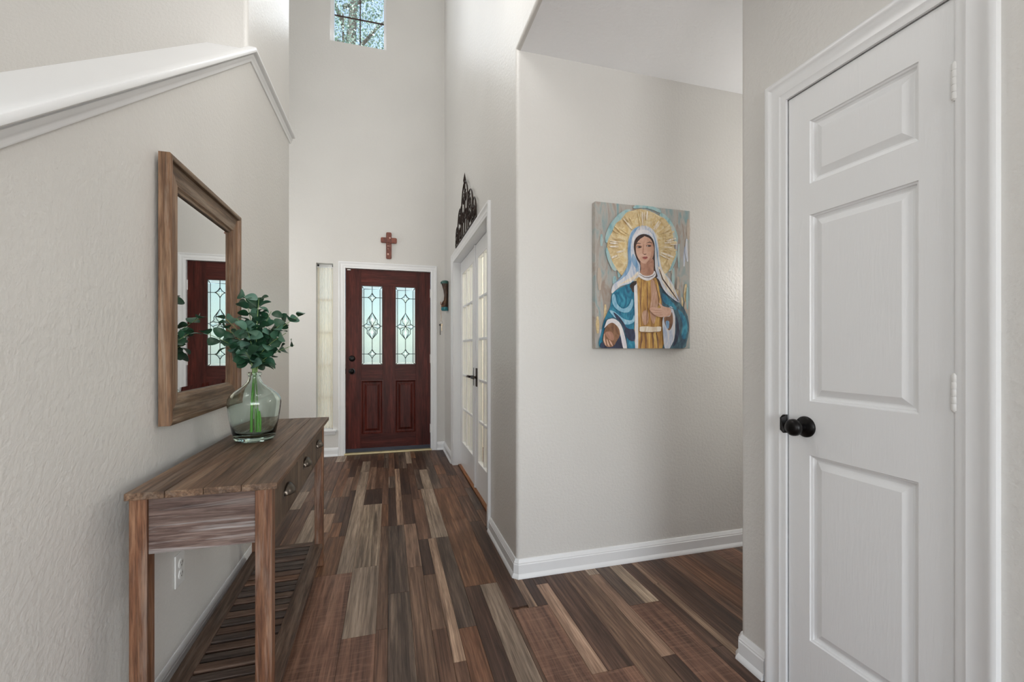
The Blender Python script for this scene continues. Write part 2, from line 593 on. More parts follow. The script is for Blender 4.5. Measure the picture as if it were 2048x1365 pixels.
# --- closet wall
CY0, CY1, CH = 0.688, 1.126, 1.967
mb = MB()
wall_grid(mb, 'X', XC, 0.11, -0.6, YCOR - 0.02, 0.0, ZC, [(CY0 - 0.012, CY1 + 0.012, 0.0, CH + 0.012)])
arc = [(XC + r - r * math.cos(a), YCOR - r + r * math.sin(a)) for a in [math.pi / 2 * k / 6 for k in range(7)]]
mb.loft([[(x, y, 0) for x, y in arc], [(x, y, ZC) for x, y in arc]], False, False)
mb.quad((XC + r, YCOR, 0), (4.2, YCOR, 0), (4.2, YCOR, ZC), (XC + r, YCOR, ZC))
mb.box(XC + 0.11, XC + 0.7, 0.5, 0.52, 0, ZC)
mb.box(XC + 0.11, XC + 0.7, 1.26, 1.28, 0, ZC)
mb.box(XC + 0.7, XC + 0.72, 0.5, 1.28, 0, ZC)
tag(mb.build('wall_closet', M_wall, base=(XC, 0, 0), smooth=35), 'beige wall around the white closet door', 'wall', kind='structure')
# --- hall end wall
tag(MB().box(4.2, 4.3, YCOR, YP, 0, ZC).build('wall_hall_end', M_wall, base=(4.2, 1.7, 0)), 'beige end wall of the side hall', 'wall', kind='structure')
# --- left stair half wall, then the full-height part
YS, YE = 2.587, 3.59
def zs(y):                      # underside of the cap trim along the slope
    return 1.537 + 0.747 * (y - 1.071)
Z2 = 2.70
YB = YS + 0.02
mb = MB()
y0 = -0.7
outl = [(XL, y0, 0), (XL, YE - r, 0), (XL, YE - r, ZT), (XL, YS + r, ZT), (XL, YS + r, zs(YS + r) + 0.05), (XL, y0, zs(y0) + 0.05)]
mb.prism(outl, (-0.15, 0, 0))
arc = [(XL - r + r * math.cos(a), YE - r + r * math.sin(a)) for a in [math.pi / 2 * k / 6 for k in range(7)]]
mb.loft([[(x, y, 0) for x, y in arc], [(x, y, ZT) for x, y in arc]], False, False)
mb.quad((XL - r, YE, 0), (XL - r, YE, ZT), (-0.87, YE, ZT), (-0.87, YE, 0))
arc = [(XL - r + r * math.cos(a), YS + r - r * math.sin(a)) for a in [math.pi / 2 * k / 6 for k in range(7)]]
mb.loft([[(x, y, 2.6) for x, y in arc], [(x, y, ZT) for x, y in arc]], False, False)
tag(mb.build('wall_left', M_wall, base=(XL, 1.5, 0), smooth=35), 'beige left wall with the sloping stair half wall', 'wall', kind='structure')
mb = MB().box(-2.2, XL - r, YS, YS + 0.12, 0, ZT)
mb.box(-2.3, -2.2, -1.2, YD, 0, ZT)
tag(mb.build('wall_stair', M_wall, base=(-1.6, YS, 0)), 'beige stairwell wall rising behind the white sloping cap', 'wall', kind='structure')
mb = MB().box(-2.3, -0.87, YE - 0.02, YE, 0, ZT)
tag(mb.build('wall_foyer_left', M_wall, base=(-1.6, YE, 0)), 'beige wall at the back of the foyer niche', 'wall', kind='structure')
# --- ceilings
tag(MB().box(XR + r, 5.2, -4.9, YP, ZC, ZC + 0.1).build('ceiling', M_ceil, base=(1, 0, ZC)), 'white textured lower ceiling over the side hall', 'ceiling', kind='structure')
tag(MB().box(-2.3, XR + 0.11, -1.2, YD + 0.15, ZT, ZT + 0.1).build('ceiling_foyer', M_ceil, base=(0, 3, ZT)), 'white high ceiling over the two storey foyer', 'ceiling', kind='structure')
tag(MB().box(-3.2, XR + r, -4.9, -1.2, ZC, ZC + 0.1).build('ceiling_living', M_ceil, base=(0, -3, ZC)), 'white ceiling of the living room behind', 'ceiling', kind='structure')
# --- living room behind the camera
mb = MB()
wall_grid(mb, 'Y', -4.9, 0.1, -3.2, 5.2, 0.0, ZC, [(-0.8, 4.0, 0.3, 2.5)])
tag(mb.build('wall_back', M_wall, base=(0, -4.9, 0)), 'living room wall with the big windows behind', 'wall', kind='structure')
mb = MB()
wall_grid(mb, 'X', -3.2, 0.1, -4.8, -1.2, 0.0, ZC, [(-3.7, -1.1, 0.5, 2.5)])
mb.box(-3.2, -2.3, -1.3, -1.2, 0, ZC)
mb.box(-2.3, XR, -1.3, -1.2, ZC, ZT)
tag(mb.build('wall_living_left', M_wall, base=(-3.2, -3, 0)), 'living room side wall with window', 'wall', kind='structure')
mb = MB().box(5.1, 5.2, -4.8, YCOR, 0, ZC).box(XC + 0.11, 5.2, -0.6, -0.5, 0, ZC)
tag(mb.build('wall_living_right', M_wall, base=(5.1, -3, 0)), 'living room right hand wall', 'wall', kind='structure')
# --- study behind the French doors
mb = MB().box(3.3, 3.4, YP, YD, 0, ZC).box(XR + 0.11, 3.3, YD - 0.02, YD + 0.1, 0, ZC).box(XR + 0.11, 3.3, YP + 0.11, YP + 0.13, 0, ZC)
tag(mb.build('wall_study', paintmat('study_paint', (224, 214, 198), 0.5, 0.2), base=(2, 4, 0)), 'cream study walls seen through the French doors', 'wall', kind='structure')
tag(MB().box(XR + 0.11, 3.4, YP, YD, ZC, ZC + 0.1).build('ceiling_study', M_ceil, base=(2, 4, ZC)), 'white study ceiling', 'ceiling', kind='structure')

# --- baseboards
BP = [(0, 0), (0.024, 0), (0.024, 0.005), (0.020, 0.014), (0.0145, 0.022), (0.0145, 0.066), (0.012, 0.070), (0.012, 0.075), (0.009, 0.080), (0.008, 0.085), (0.004, 0.092), (0, 0.092)]
def base(name, path, side, label):
    b = sweep_base(MB(), BP, path, side)
    c = path[len(path) // 2]
    return tag(b.build(name, M_trim, base=c, smooth=25), label, 'baseboard', kind='structure')
base('baseboard_right', [(XR, FY0 - 0.075, 0), (XR, YP + 0.012, 0), (XR + 0.012, YP, 0), (2.9, YP, 0)], -1, 'white baseboard wrapping the corner below the canvas')
base('baseboard_front', [(DX1 + 0.07, YD, 0), (XR, YD, 0), (XR, FY1 + 0.08, 0)], -1, 'short white baseboard in the corner right of the front door')
base('baseboard_sidelight', [(-1.2, YD, 0), (DX0 - 0.07, YD, 0)], -1, 'white baseboard below the narrow curtained window')
base('baseboard_closet', [(XC, CY1 + 0.085, 0), (XC, YCOR - 0.012, 0), (XC + 0.012, YCOR, 0), (2.9, YCOR, 0)], 1, 'short white baseboard left of the closet door')
base('baseboard_left', [(XL, -0.5, 0), (XL, YE - 0.01, 0)], -1, 'white baseboard on the left wall behind the console table')

# --- door casings
CP = [(0, 0), (0.008, 0.0), (0.010, 0.006), (0.010, 0.012), (0.013, 0.018), (0.011, 0.028), (0.012, 0.040), (0.016, 0.048), (0.019, 0.053), (0.019, 0.058), (0.017, 0.062), (0, 0.062)]
def casing(name, path, nrm, label, w=1.0, jamb=None):
    p = [(a, b * w) for a, b in CP]
    mb = sweep(MB(), p, path, nrm)
    if jamb:
        for q in jamb:
            mb.box(*q)
    c = [sum(v) / len(path) for v in zip(*path)]
    return tag(mb.build(name, M_trim, base=(c[0], c[1], 0), smooth=30), label, 'door frame', kind='structure')
jd = 0.12
casing('trim_1', [(DX0, YD, 0), (DX0, YD, DH), (DX1, YD, DH), (DX1, YD, 0)], (0, -1, 0), 'white casing around the dark wooden front door', 1.1,
       [(DX0 - 0.02, DX0, YD + 0.001, YD + jd, 0, DH), (DX1, DX1 + 0.02, YD + 0.001, YD + jd, 0, DH), (DX0 - 0.02, DX1 + 0.02, YD + 0.001, YD + jd, DH, DH + 0.02)])
casing('trim_2', [(XR, FY1, 0), (XR, FY1, FH), (XR, FY0, FH), (XR, FY0, 0)], (-1, 0, 0), 'white casing around the double French doors', 1.25,
       [(XR + 0.001, XR + 0.115, FY0 - 0.02, FY0, 0, FH), (XR + 0.001, XR + 0.115, FY1, FY1 + 0.02, 0, FH), (XR + 0.001, XR + 0.115, FY0 - 0.02, FY1 + 0.02, FH, FH + 0.02)])
casing('trim_3', [(XC, CY1 + 0.003, 0), (XC, CY1 + 0.003, CH + 0.003), (XC, CY0 - 0.003, CH + 0.003), (XC, CY0 - 0.003, 0)], (-1, 0, 0), 'white moulded casing around the closet door', 1.2,
       [(XC + 0.004, XC + 0.1, CY0 - 0.012, CY0 - 0.004, 0, CH), (XC + 0.004, XC + 0.1, CY1 + 0.004, CY1 + 0.012, 0, CH), (XC + 0.004, XC + 0.1, CY0 - 0.012, CY1 + 0.012, CH + 0.004, CH + 0.012)])
# --- stair cap and its moulding
t4 = empty('trim_4', (XL, 1.5, 1.8), 'glossy white sloping cap on the stair half wall', 'stair cap', kind='structure')
SP = [(0, 0), (0.006, 0.0), (0.009, 0.006), (0.009, 0.012), (0.012, 0.018), (0.017, 0.024), (0.0195, 0.034), (0.014, 0.0375), (0.014, 0.041), (0.033, 0.0435), (0.038, 0.048), (0.039, 0.056), (0.036, 0.064), (0.030, 0.067), (0, 0.067)]
pth = [(XL, YE + 0.012, Z2), (XL, YS + 0.045, Z2), (XL, -0.85, zs(-0.85))]
cp = zs(YS + 0.045)
pth[1] = (XL, 1.071 + (Z2 - 1.537) / 0.747, Z2)
mb = sweep(MB(), SP, pth[::-1], (1, 0, 0))
mb.build('moulding', M_trim, t4, smooth=28)
yk = pth[1][1]
pe = Vector((0, 0.747, 1)).normalized()
sl = math.sqrt(1 + 0.747 ** 2)
def capz(y, h):
    return zs(y) + h * sl
mb = MB()
for xa, xb in ((-0.912, XL + 0.0),):
    pts = [(xa, -0.85, capz(-0.85, 0.046)), (xa, yk + 0.02, capz(yk + 0.02, 0.046)), (xa, yk + 0.02, capz(yk - 0.0, 0.067)), (xa, -0.85, capz(-0.85, 0.067))]
    mb.prism(pts, (xb - xa, 0, 0))
mb.build('cap_board', M_trim, t4, bevel=0.004)

# ------------------------------------------------------------------ front door
d1 = empty('door_1', (0, YD + 0.03, 0), 'dark mahogany front door with two leaded glass lights', 'door', kind='structure')
DYF, DYB = YD + 0.022, YD + 0.066
LX = [(-0.299, -0.067), (0.063, 0.293)]
GZ0, GZ1, PZ0, PZ1 = 0.98, 1.868, 0.215, 0.812
g = 0.003
dz0 = 0.022
for xa, xb in ((DX0 + g, LX[0][0]), (LX[1][1], DX1 - g)):
    MB().box(xa, xb, DYF, DYB, dz0, DH - g).build('stile', M_mahog_z, d1, bevel=0.001)
MB().box(LX[0][1], LX[1][0], DYF, DYB, PZ0, GZ1).build('mullion', M_mahog_z, d1, bevel=0.001)
for za, zb in ((dz0, PZ0), (GZ1, DH - g)):
    MB().box(LX[0][0], LX[1][1], DYF, DYB, za, zb).build('rail', M_mahog_x, d1, bevel=0.001)
for xa, xb in LX:
    MB().box(xa, xb, DYF, DYB, PZ1, GZ0).build('rail', M_mahog_x, d1, bevel=0.001)
    mb = MB()
    rings_panel(mb, xa, xb, PZ0, PZ1, [(0, 0.0), (0.0, -0.004), (0.008, -0.005), (0.016, 0.010), (0.026, 0.014), (0.036, 0.014), (0.060, 0.003), (0.064, 0.003)], lambda a, z, d: (a, DYF + d, z))
    MB.build(mb, 'panel', M_mahog_z, d1, smooth=20)
    # glazing bead
    mb = MB()
    for pa in ((xa, xa + 0.010, GZ0, GZ1), (xb - 0.010, xb, GZ0, GZ1), (xa, xb, GZ0, GZ0 + 0.010), (xa, xb, GZ1 - 0.010, GZ1)):
        mb.box(pa[0], pa[1], DYF - 0.003, DYF + 0.014, pa[2], pa[3])
    mb.build('glazing_bead', M_mahog_m, d1, bevel=0.002)
MB().box(DX0 + 0.004, DX1 - 0.004, DYF - 0.006, DYF, dz0 + 0.002, 0.062).build('door_sweep', plain('dark_sweep', (46, 48, 60), 0.4), d1)

def glass_mats():
    out = []
    for nm, c, tr in (('glass_textured', (222, 230, 218), 0.3), ('glass_border', (236, 236, 226), 0.25)):
        m, nt, bs = newmat(nm)
        nt.nodes.remove(bs)
        o = nt.nodes['Material Output']
        tc = nt.nodes.new('ShaderNodeNewGeometry')
        n = noise(nt, tc.outputs['Position'], 140.0, 3.0, 0.6)
        b = nt.nodes.new('ShaderNodeBump')
        b.inputs['Strength'].default_value = 0.9
        b.inputs['Distance'].default_value = 0.004
        nt.links.new(n.outputs['Fac'], b.inputs['Height'])
        tl = nt.nodes.new('ShaderNodeBsdfTranslucent')
        tl.inputs[0].default_value = lin(c)
        nt.links.new(b.outputs[0], tl.inputs['Normal'])
        rf = nt.nodes.new('ShaderNodeBsdfRefraction')
        rf.inputs['Color'].default_value = lin(c)
        rf.inputs['Roughness'].default_value = 0.22
        rf.inputs['IOR'].default_value = 1.12
        nt.links.new(b.outputs[0], rf.inputs['Normal'])
        gl = nt.nodes.new('ShaderNodeBsdfGlossy')
        gl.inputs['Roughness'].default_value = 0.1
        nt.links.new(b.outputs[0], gl.inputs['Normal'])
        mx = nt.nodes.new('ShaderNodeMixShader')
        mx.inputs[0].default_value = tr
        nt.links.new(tl.outputs[0], mx.inputs[1])
        nt.links.new(rf.outputs[0], mx.inputs[2])
        m2 = nt.nodes.new('ShaderNodeMixShader')
        m2.inputs[0].default_value = 0.07
        nt.links.new(mx.outputs[0], m2.inputs[1])
        nt.links.new(gl.outputs[0], m2.inputs[2])
        nt.links.new(m2.outputs[0], o.inputs[0])
        out.append(m)
    return out
M_gtex, M_gbord = glass_mats()
def clear_glass(name, tint, rough=0.0, ior=1.45, trans=1.0):
    m, nt, bs = newmat(name)
    bs.inputs['Base Color'].default_value = lin(tint)
    bs.inputs['Roughness'].default_value = rough
    bs.inputs['IOR'].default_value = ior
    bs.inputs['Transmission Weight'].default_value = trans
    return m
M_bevel = clear_glass('glass_bevel', (240, 244, 242), 0.03, 1.35)
M_came = plain('lead_came', (40, 46, 44), 0.45, 0.5, 0.5)
K = 0.000857
for li, (xa, xb) in enumerate(LX):
    cx, cz = (xa + xb) / 2, (GZ0 + GZ1) / 2
    yg = DYF + 0.018
    lite = MB().box(xa + 0.004, xb - 0.004, yg + 0.016, yg + 0.019, GZ0 + 0.004, GZ1 - 0.004).build('glass_light', M_pane, d1)
    def W(px, py, d=0.0):
        return (cx + (px - 427) * K, yg + d, cz - (py - 781) * K)
    xs, ys = [292, 325, 427, 525, 562], [262, 312, 420, 790, 1153, 1268, 1300]
    for i in range(4):
        for j in range(6):
            bord = i in (0, 3) or j in (0, 5)
            a, b, c, d = xs[i] + 2, xs[i + 1] - 2, ys[j] + 2, ys[j + 1] - 2
            pm = MB()
            rings_panel(pm, a, b, c, d, [(0, 0.003), (0, 0.0), (6 if bord else 1, -0.002 if bord else 0.0)], lambda p, q, dd: W(p, q, dd))
            pm.build('pane', M_gbord if bord else M_gtex, lite)
    def bevelled(pts, nm='bevel_pane'):
        mx_, my_ = sum(p[0] for p in pts) / len(pts), sum(p[1] for p in pts) / len(pts)
        inner = [(mx_ + (p[0] - mx_) * 0.45, my_ + (p[1] - my_) * 0.45) for p in pts]
        bm_ = MB().loft([[W(p[0], p[1], -0.001) for p in pts], [W(p[0], p[1], -0.004) for p in pts], [W(p[0], p[1], -0.009) for p in inner]])
        bm_.build(nm, M_bevel, lite)
    for yy in (420, 1153):
        bevelled([(427, yy - 44), (467, yy), (427, yy + 44), (387, yy)])
    bevelled([(427, 618), (462, 690), (466, 725), (427, 786), (388, 725), (392, 690)])
    bevelled([(427, 960), (462, 890), (466, 850), (427, 795), (388, 850), (392, 890)])
    for s in (-1, 1):
        bevelled([(427 + s * 112, 790), (427 + s * 75, 760), (427 + s * 30, 790), (427 + s * 75, 825)])
        bevelled([(427 + s * 4, 620), (427 + s * 60, 715), (427 + s * 60, 748), (427 + s * 4, 786), (427 + s * 42, 725), (427 + s * 36, 688)])
        bevelled([(427 + s * 4, 958), (427 + s * 60, 880), (427 + s * 60, 840), (427 + s * 4, 795), (427 + s * 42, 850), (427 + s * 36, 892)])
    lines = []
    lines += [[(325, 312), (525, 312), (525, 1268), (325, 1268), (325, 312)]]
    lines += [[(290, 262), (325, 312)], [(562, 262), (525, 312)], [(290, 1302), (325, 1268)], [(562, 1302), (525, 1268)]]
    lines += [[(427, 262), (427, 376)], [(427, 464), (427, 618)], [(427, 960), (427, 1109)], [(427, 1197), (427, 1302)]]
    for yy in (420, 1153):
        lines += [[(290, yy), (387, yy)], [(467, yy), (562, yy)], [(427, yy - 44), (467, yy), (427, yy + 44), (387, yy), (427, yy - 44)]]
        for s in (-1, 1):
            lines += [[(427 + s * 55, yy), (427 + s * 38, yy - 8), (427 + s * 18, yy - 28), (427, yy - 60)], [(427 + s * 55, yy), (427 + s * 38, yy + 8), (427 + s * 18, yy + 28), (427, yy + 60)]]
    for s in (-1, 1):
        lines += [[(427, 616), (427 + s * 36, 680), (427 + s * 42, 722), (427, 787)], [(427, 960), (427 + s * 36, 895), (427 + s * 42, 852), (427, 793)]]
        lines += [[(427, 616), (427 + s * 64, 715), (427 + s * 62, 748), (427 + s * 75, 762), (427 + s * 114, 790), (427 + s * 75, 824), (427 + s * 62, 838), (427 + s * 64, 885), (427, 960)]]
        lines += [[(427, 790), (427 + s * 75, 758)], [(427, 790), (427 + s * 75, 826)], [(427 + s * 114, 790), (427 + s * 137, 790)]]
    cm = MB()
    for ln in lines:
        cm.tube([W(p[0], p[1], -0.006) for p in ln], 0.0033, 6)
    cm.build('lead_came', M_came, lite)
# hardware
for z, knob in ((1.055, False), (0.915, True)):
    mb = MB()
    cx = DX0 + 0.068
    if knob:
        mb.lathe([(0.0, -0.062), (0.015, -0.060), (0.026, -0.050), (0.028, -0.040), (0.022, -0.028), (0.013, -0.020), (0.013, -0.010), (0.033, -0.008), (0.034, 0.0), (0, 0)], (cx, DYF, z), 'Y', 24)
    else:
        mb.lathe([(0.0, -0.018), (0.010, -0.018), (0.012, -0.014), (0.026, -0.012), (0.033, -0.006), (0.034, 0.0), (0, 0)], (cx, DYF, z), 'Y', 24)
        mb.box(cx - 0.012, cx + 0.012, DYF - 0.028, DYF - 0.016, z - 0.003, z + 0.003)
    mb.build('door_knob' if knob else 'deadbolt', M_black, d1, smooth=40)
MB().box(DX0 - 0.006, DX0 + 0.006, DYF - 0.006, DYF + 0.002, 0.885, 0.945).build('strike_plate', M_black, d1)
for z in (0.25, 1.05, 1.80):
    MB().lathe([(0, z - 0.05), (0.007, z - 0.05), (0.007, z + 0.05), (0, z + 0.05)], (DX1 - 0.001, DYF - 0.005, 0), 'Z', 10).build('hinge', M_hinge, d1, smooth=40)
MB().box(DX0 + 0.018, DX0 + 0.055, DYF - 0.012, DYF, DH - 0.022, DH - 0.010).build('alarm_contact', M_plast, d1, bevel=0.002)
tag(MB().box(DX0 - 0.01, DX1 + 0.01, YD - 0.02, YD + 0.10, 0.0, 0.020).build('trim_5', M_brass, base=(0, YD, 0), bevel=0.006), 'brass threshold below the front door', 'threshold', kind='structure')

# ------------------------------------------------------------------ sidelight window and transom
w1 = empty('window_1', (-0.67, YD + 0.1, 0.28), 'narrow sidelight window left of the front door', 'window', kind='structure')
mb = MB()
for q in ((-0.754, -0.735, 0.29, 2.086), (-0.605, -0.586, 0.29, 2.086), (-0.754, -0.586, 0.285, 0.31), (-0.754, -0.586, 2.06, 2.086)):
    mb.box(q[0], q[1], YD + 0.085, YD + 0.125, q[2], q[3])
mb.build('window_frame', M_trim, w1, bevel=0.002)
for z in (0.64, 0.99, 1.34, 1.70):
    MB().box(-0.735, -0.605, YD + 0.095, YD + 0.115, z - 0.009, z + 0.009).build('muntin', M_trim, w1)

MB().box(-0.738, -0.602, YD + 0.103, YD + 0.107, 0.3, 2.07).build('pane', M_pane, w1)
mb = MB()
mb.box(-0.79, -0.545, YD - 0.032, YD + 0.09, 0.268, 0.288)
mb.build('window_sill', M_trim, w1, bevel=0.004)
MB().prism([(-0.775, YD - 0.014, 0.268), (-0.775, YD - 0.014, 0.25), (-0.775, YD - 0.010, 0.235), (-0.775, YD, 0.228), (-0.775, YD, 0.268)], (0.215, 0, 0)).build('apron', M_trim, w1)
# sheer curtain in the sidelight
m, nt, bs = newmat('sheer_curtain')
nt.nodes.remove(bs)
tr = nt.nodes.new('ShaderNodeBsdfTranslucent')
tr.inputs[0].default_value = lin((255, 246, 230))
df = nt.nodes.new('ShaderNodeBsdfDiffuse')
df.inputs[0].default_value = lin((246, 238, 224))
tp = nt.nodes.new('ShaderNodeBsdfTransparent')
mx = nt.nodes.new('ShaderNodeMixShader')
mx.inputs[0].default_value = 0.5
nt.links.new(tr.outputs[0], mx.inputs[1])
nt.links.new(df.outputs[0], mx.inputs[2])
mx2 = nt.nodes.new('ShaderNodeMixShader')
mx2.inputs[0].default_value = 0.05
nt.links.new(mx.outputs[0], mx2.inputs[1])
nt.links.new(tp.outputs[0], mx2.inputs[2])
nt.links.new(mx2.outputs[0], nt.nodes['Material Output'].inputs[0])
M_sheer = m
cur = empty('sheer_curtain', (-0.67, YD + 0.05, 0.30), 'sheer off-white curtain hanging in the narrow window left of the front door', 'curtain')
rows = []
N = 60
for j in range(12):
    z = 0.295 + (2.045 - 0.295) * j / 11
    amp = 0.010 - 0.004 * (j / 11)
    rows.append([(-0.748 + 0.156 * i / N, YD + 0.05 + amp * math.sin(i * 0.95 + 0.4 * math.sin(j * 0.7)) + 0.004 * math.sin(i * 0.41 + j * 0.3), z) for i in range(N + 1)])
MB().loft(rows, False, False).build('fabric', M_sheer, cur, smooth=60)
MB().lathe([(0, -0.752), (0.006, -0.752), (0.006, -0.588), (0, -0.588)], (0, YD + 0.05, 2.05), 'X', 10).build('curtain_rod', M_trim, cur, smooth=40)

w2 = empty('window_2', (-0.32, YD + 0.1, 4.5), 'high transom window with dark muntins above the front door', 'window', kind='structure')
mb = MB()
for q in ((-0.616, -0.578, 4.5, 5.55), (-0.058, -0.031, 4.5, 5.55), (-0.616, -0.031, 4.49, 4.5), (-0.616, -0.031, 5.52, 5.55)):
    mb.box(q[0], q[1], YD + 0.03, YD + 0.10, q[2], q[3])
mb.build('window_frame', M_trim, w2)
M_munt = plain('brown_muntin', (66, 42, 40), 0.5)
MB().box(-0.318, -0.306, YD + 0.085, YD + 0.095, 4.5, 5.52).build('muntin', M_munt, w2)
for z in (4.845, 5.18):
    MB().box(-0.578, -0.058, YD + 0.085, YD + 0.095, z - 0.006, z + 0.006).build('muntin', M_munt, w2)
for xa, xb in ((-0.578, -0.318), (-0.306, -0.058)):
    for za, zb in ((4.5, 4.839), (4.851, 5.174), (5.186, 5.52)):
        MB().box(xa, xb, YD + 0.088, YD + 0.091, za, zb).build('pane', M_pane, w2)

# ------------------------------------------------------------------ French doors
XF0, XF1 = XR + 0.070, XR + 0.106
fm = (FY0 + FY1) / 2
def lever(mb, y, dirn, z=0.925):
    x = XF0
    mb.box(x - 0.006, x, y - 0.022, y + 0.022, z - 0.075, z + 0.075)
    mb.lathe([(0, -0.050), (0.010, -0.048), (0.010, -0.010), (0.019, -0.008), (0.021, -0.003), (0, -0.003)], (x, y, z), 'X', 16)
    mb.tube([(x - 0.045, y, z), (x - 0.046, y + dirn * 0.03, z + 0.006), (x - 0.044, y + dirn * 0.065, z - 0.004), (x - 0.044, y + dirn * 0.095, z + 0.004), (x - 0.046, y + dirn * 0.105, z - 0.008)], [0.010, 0.008, 0.007, 0.006, 0.004], 8)
for n, (ya, yb, lab) in enumerate(((fm + 0.0015, FY1 - 0.003, 'white French door leaf nearer the front door'), (FY0 + 0.003, fm - 0.0015, 'white French door leaf nearer the camera'))):
    d = empty('door_%d' % (n + 2), (XF0 + 0.018, (ya + yb) / 2, 0), lab, 'door', kind='structure')
    z0, z1 = 0.012, FH - 0.004
    st, br, tr_ = 0.105, 0.24, 0.115
    for a, b in ((ya, ya + st), (yb - st, yb)):
        MB().box(XF0, XF1, a, b, z0, z1).build('stile', M_trim, d, bevel=0.0015)
    MB().box(XF0, XF1, ya + st, yb - st, z0, br).build('rail', M_trim, d, bevel=0.0015)
    MB().box(XF0, XF1, ya + st, yb - st, z1 - tr_, z1).build('rail', M_trim, d, bevel=0.0015)
    ga, gb, gz0, gz1 = ya + st, yb - st, br, z1 - tr_
    cw, rh = (gb - ga) / 3, (gz1 - gz0) / 5
    def munt(p, q):
        # bead with a stepped section
        MB().box(XF0 + 0.004, XF1 - 0.004, p[0] - 0.011, q[0] + 0.011, p[1] - 0.011, q[1] + 0.011).build('muntin', M_trim, d, bevel=0.005)
    for i in (1, 2):
        munt((ga + cw * i, gz0), (ga + cw * i, gz1))
    for j in (1, 2, 3, 4):
        munt((ga, gz0 + rh * j), (gb, gz0 + rh * j))
    mb = MB()
    for q in ((ga, ga + 0.014, gz0, gz1), (gb - 0.014, gb, gz0, gz1), (ga, gb, gz0, gz0 + 0.014), (ga, gb, gz1 - 0.014, gz1)):
        mb.box(XF0 - 0.005, XF1 - 0.004, q[0], q[1], q[2], q[3])
    mb.build('glazing_bead', M_trim, d, bevel=0.004)
    for i in range(3):
        for j in range(5):
            MB().box(XF0 + 0.016, XF0 + 0.019, ga + cw * i + 0.008, ga + cw * (i + 1) - 0.008, gz0 + rh * j + 0.008, gz0 + rh * (j + 1) - 0.008).build('pane', M_pane, d)
    mb = MB()
    lever(mb, ya + 0.05 if n == 0 else yb - 0.05, 1 if n == 0 else -1)
    mb.build('lever_handle', M_dbronze, d, smooth=40)
    if n == 0:
        MB().box(XF0 - 0.012, XF0 + 0.001, ya - 0.018, ya + 0.014, z0, z1).build('astragal', M_trim, d, bevel=0.003)
tag(MB().box(XR + 0.045, XR + 0.13, FY0, FY1, 0.0, 0.010).build('trim_6', wood('oak_threshold', (120, 74, 40), (150, 98, 58), (172, 120, 76), 'Y', 30, 0.45), base=(XF0, fm, 0), bevel=0.003), 'orange wood strip under the French doors', 'threshold', kind='structure')
# curtain panels on the study side of the glass
for n, (ya, yb, lab) in enumerate(((fm + 0.10, FY1 - 0.10, 'cream curtain behind the French door leaf nearer the front door'), (FY0 + 0.22, fm - 0.10, 'cream curtain behind the French door leaf nearer the camera'))):
    rows = []
    NN = 48
    for j in range(6):
        z = 0.22 + (1.93 - 0.22) * j / 5
        rows.append([(XF1 + 0.025 + 0.002 * math.sin(i * 1.05 + 0.3 * j) + 0.003 * math.sin(i * 0.37), ya + (yb - ya) * i / NN, z) for i in range(NN + 1)])
    c = empty('door_curtain', (XF1 + 0.03, (ya + yb) / 2, 0.22), lab, 'curtain')
    MB().loft(rows, False, False).build('fabric', M_sheer, c, smooth=60)
    for z in (0.24, 1.92):
        MB().lathe([(0, ya - 0.02), (0.005, ya - 0.02), (0.005, yb + 0.02), (0, yb + 0.02)], (XF1 + 0.03, 0, z), 'Y', 8).build('curtain_rod', M_trim, c, smooth=40)

# ------------------------------------------------------------------ closet door
d4 = empty('door_4', (XC + 0.02, (CY0 + CY1) / 2, 0), 'white three-panel closet door with black knob', 'door', kind='structure')
XD = XC + 0.002
PA, PB = 0.763, 1.053
PZ = [(1.667, 1.864), (0.987, 1.569), (0.238, 0.818)]
mb = MB()
wall_grid(mb, 'X', XD, 0.034, CY0, CY1, 0.012, CH, [(PA, PB, a, b) for a, b in PZ])
mb.build('slab', M_doorw, d4)
for a, b in PZ:
    mb = MB()
    rings_panel(mb, PA, PB, a, b, [(0, 0.0), (0.002, 0.004), (0.006, 0.005), (0.008, 0.010), (0.014, 0.012), (0.018, 0.012), (0.036, 0.0025), (0.038, 0.002)], lambda p, z, d: (XD + d, p, z))
    mb.build('panel', M_doorw, d4, smooth=18)
for z in (0.25, 1.048, 1.768):
    hg = MB()
    for k in range(5):
        hg.lathe([(0, -0.008), (0.0062, -0.008), (0.0065, -0.007), (0.0065, 0.007), (0.0062, 0.008), (0, 0.008)], (XD - 0.007, CY0 - 0.001, z + (k - 2) * 0.0168), 'Z', 14)
    hg.lathe([(0, -0.046), (0.004, -0.045), (0.005, -0.042), (0.005, 0.042), (0.004, 0.045), (0, 0.046)], (XD - 0.007, CY0 - 0.001, z), 'Z', 10)
    hg.box(XD - 0.003, XD + 0.001, CY0 - 0.010, CY0 + 0.0, z - 0.042, z + 0.042)
    hg.build('hinge', M_hinge, d4, smooth=35)
ky, kz = 1.066, 0.905
kb = MB()
kb.lathe([(0.0, -0.066), (0.012, -0.0655), (0.021, -0.062), (0.026, -0.055), (0.0265, -0.046), (0.022, -0.036), (0.014, -0.029), (0.0115, -0.022), (0.0125, -0.014), (0.022, -0.010), (0.031, -0.007), (0.033, -0.004), (0.033, 0.0), (0, 0)], (XD, ky, kz), 'X', 32)
kb.build('door_knob', M_black, d4, smooth=40)
mb = MB()
mb.prism([(XC - 0.017, CY1 + 0.002, kz - 0.03), (XC - 0.022, CY1 + 0.008, kz - 0.02), (XC - 0.022, CY1 + 0.008, kz + 0.02), (XC - 0.017, CY1 + 0.002, kz + 0.03), (XC - 0.002, CY1 + 0.001, kz + 0.03), (XC - 0.002, CY1 + 0.001, kz - 0.03)], (0, 0.004, 0))
mb.build('strike_plate', M_black, d4)

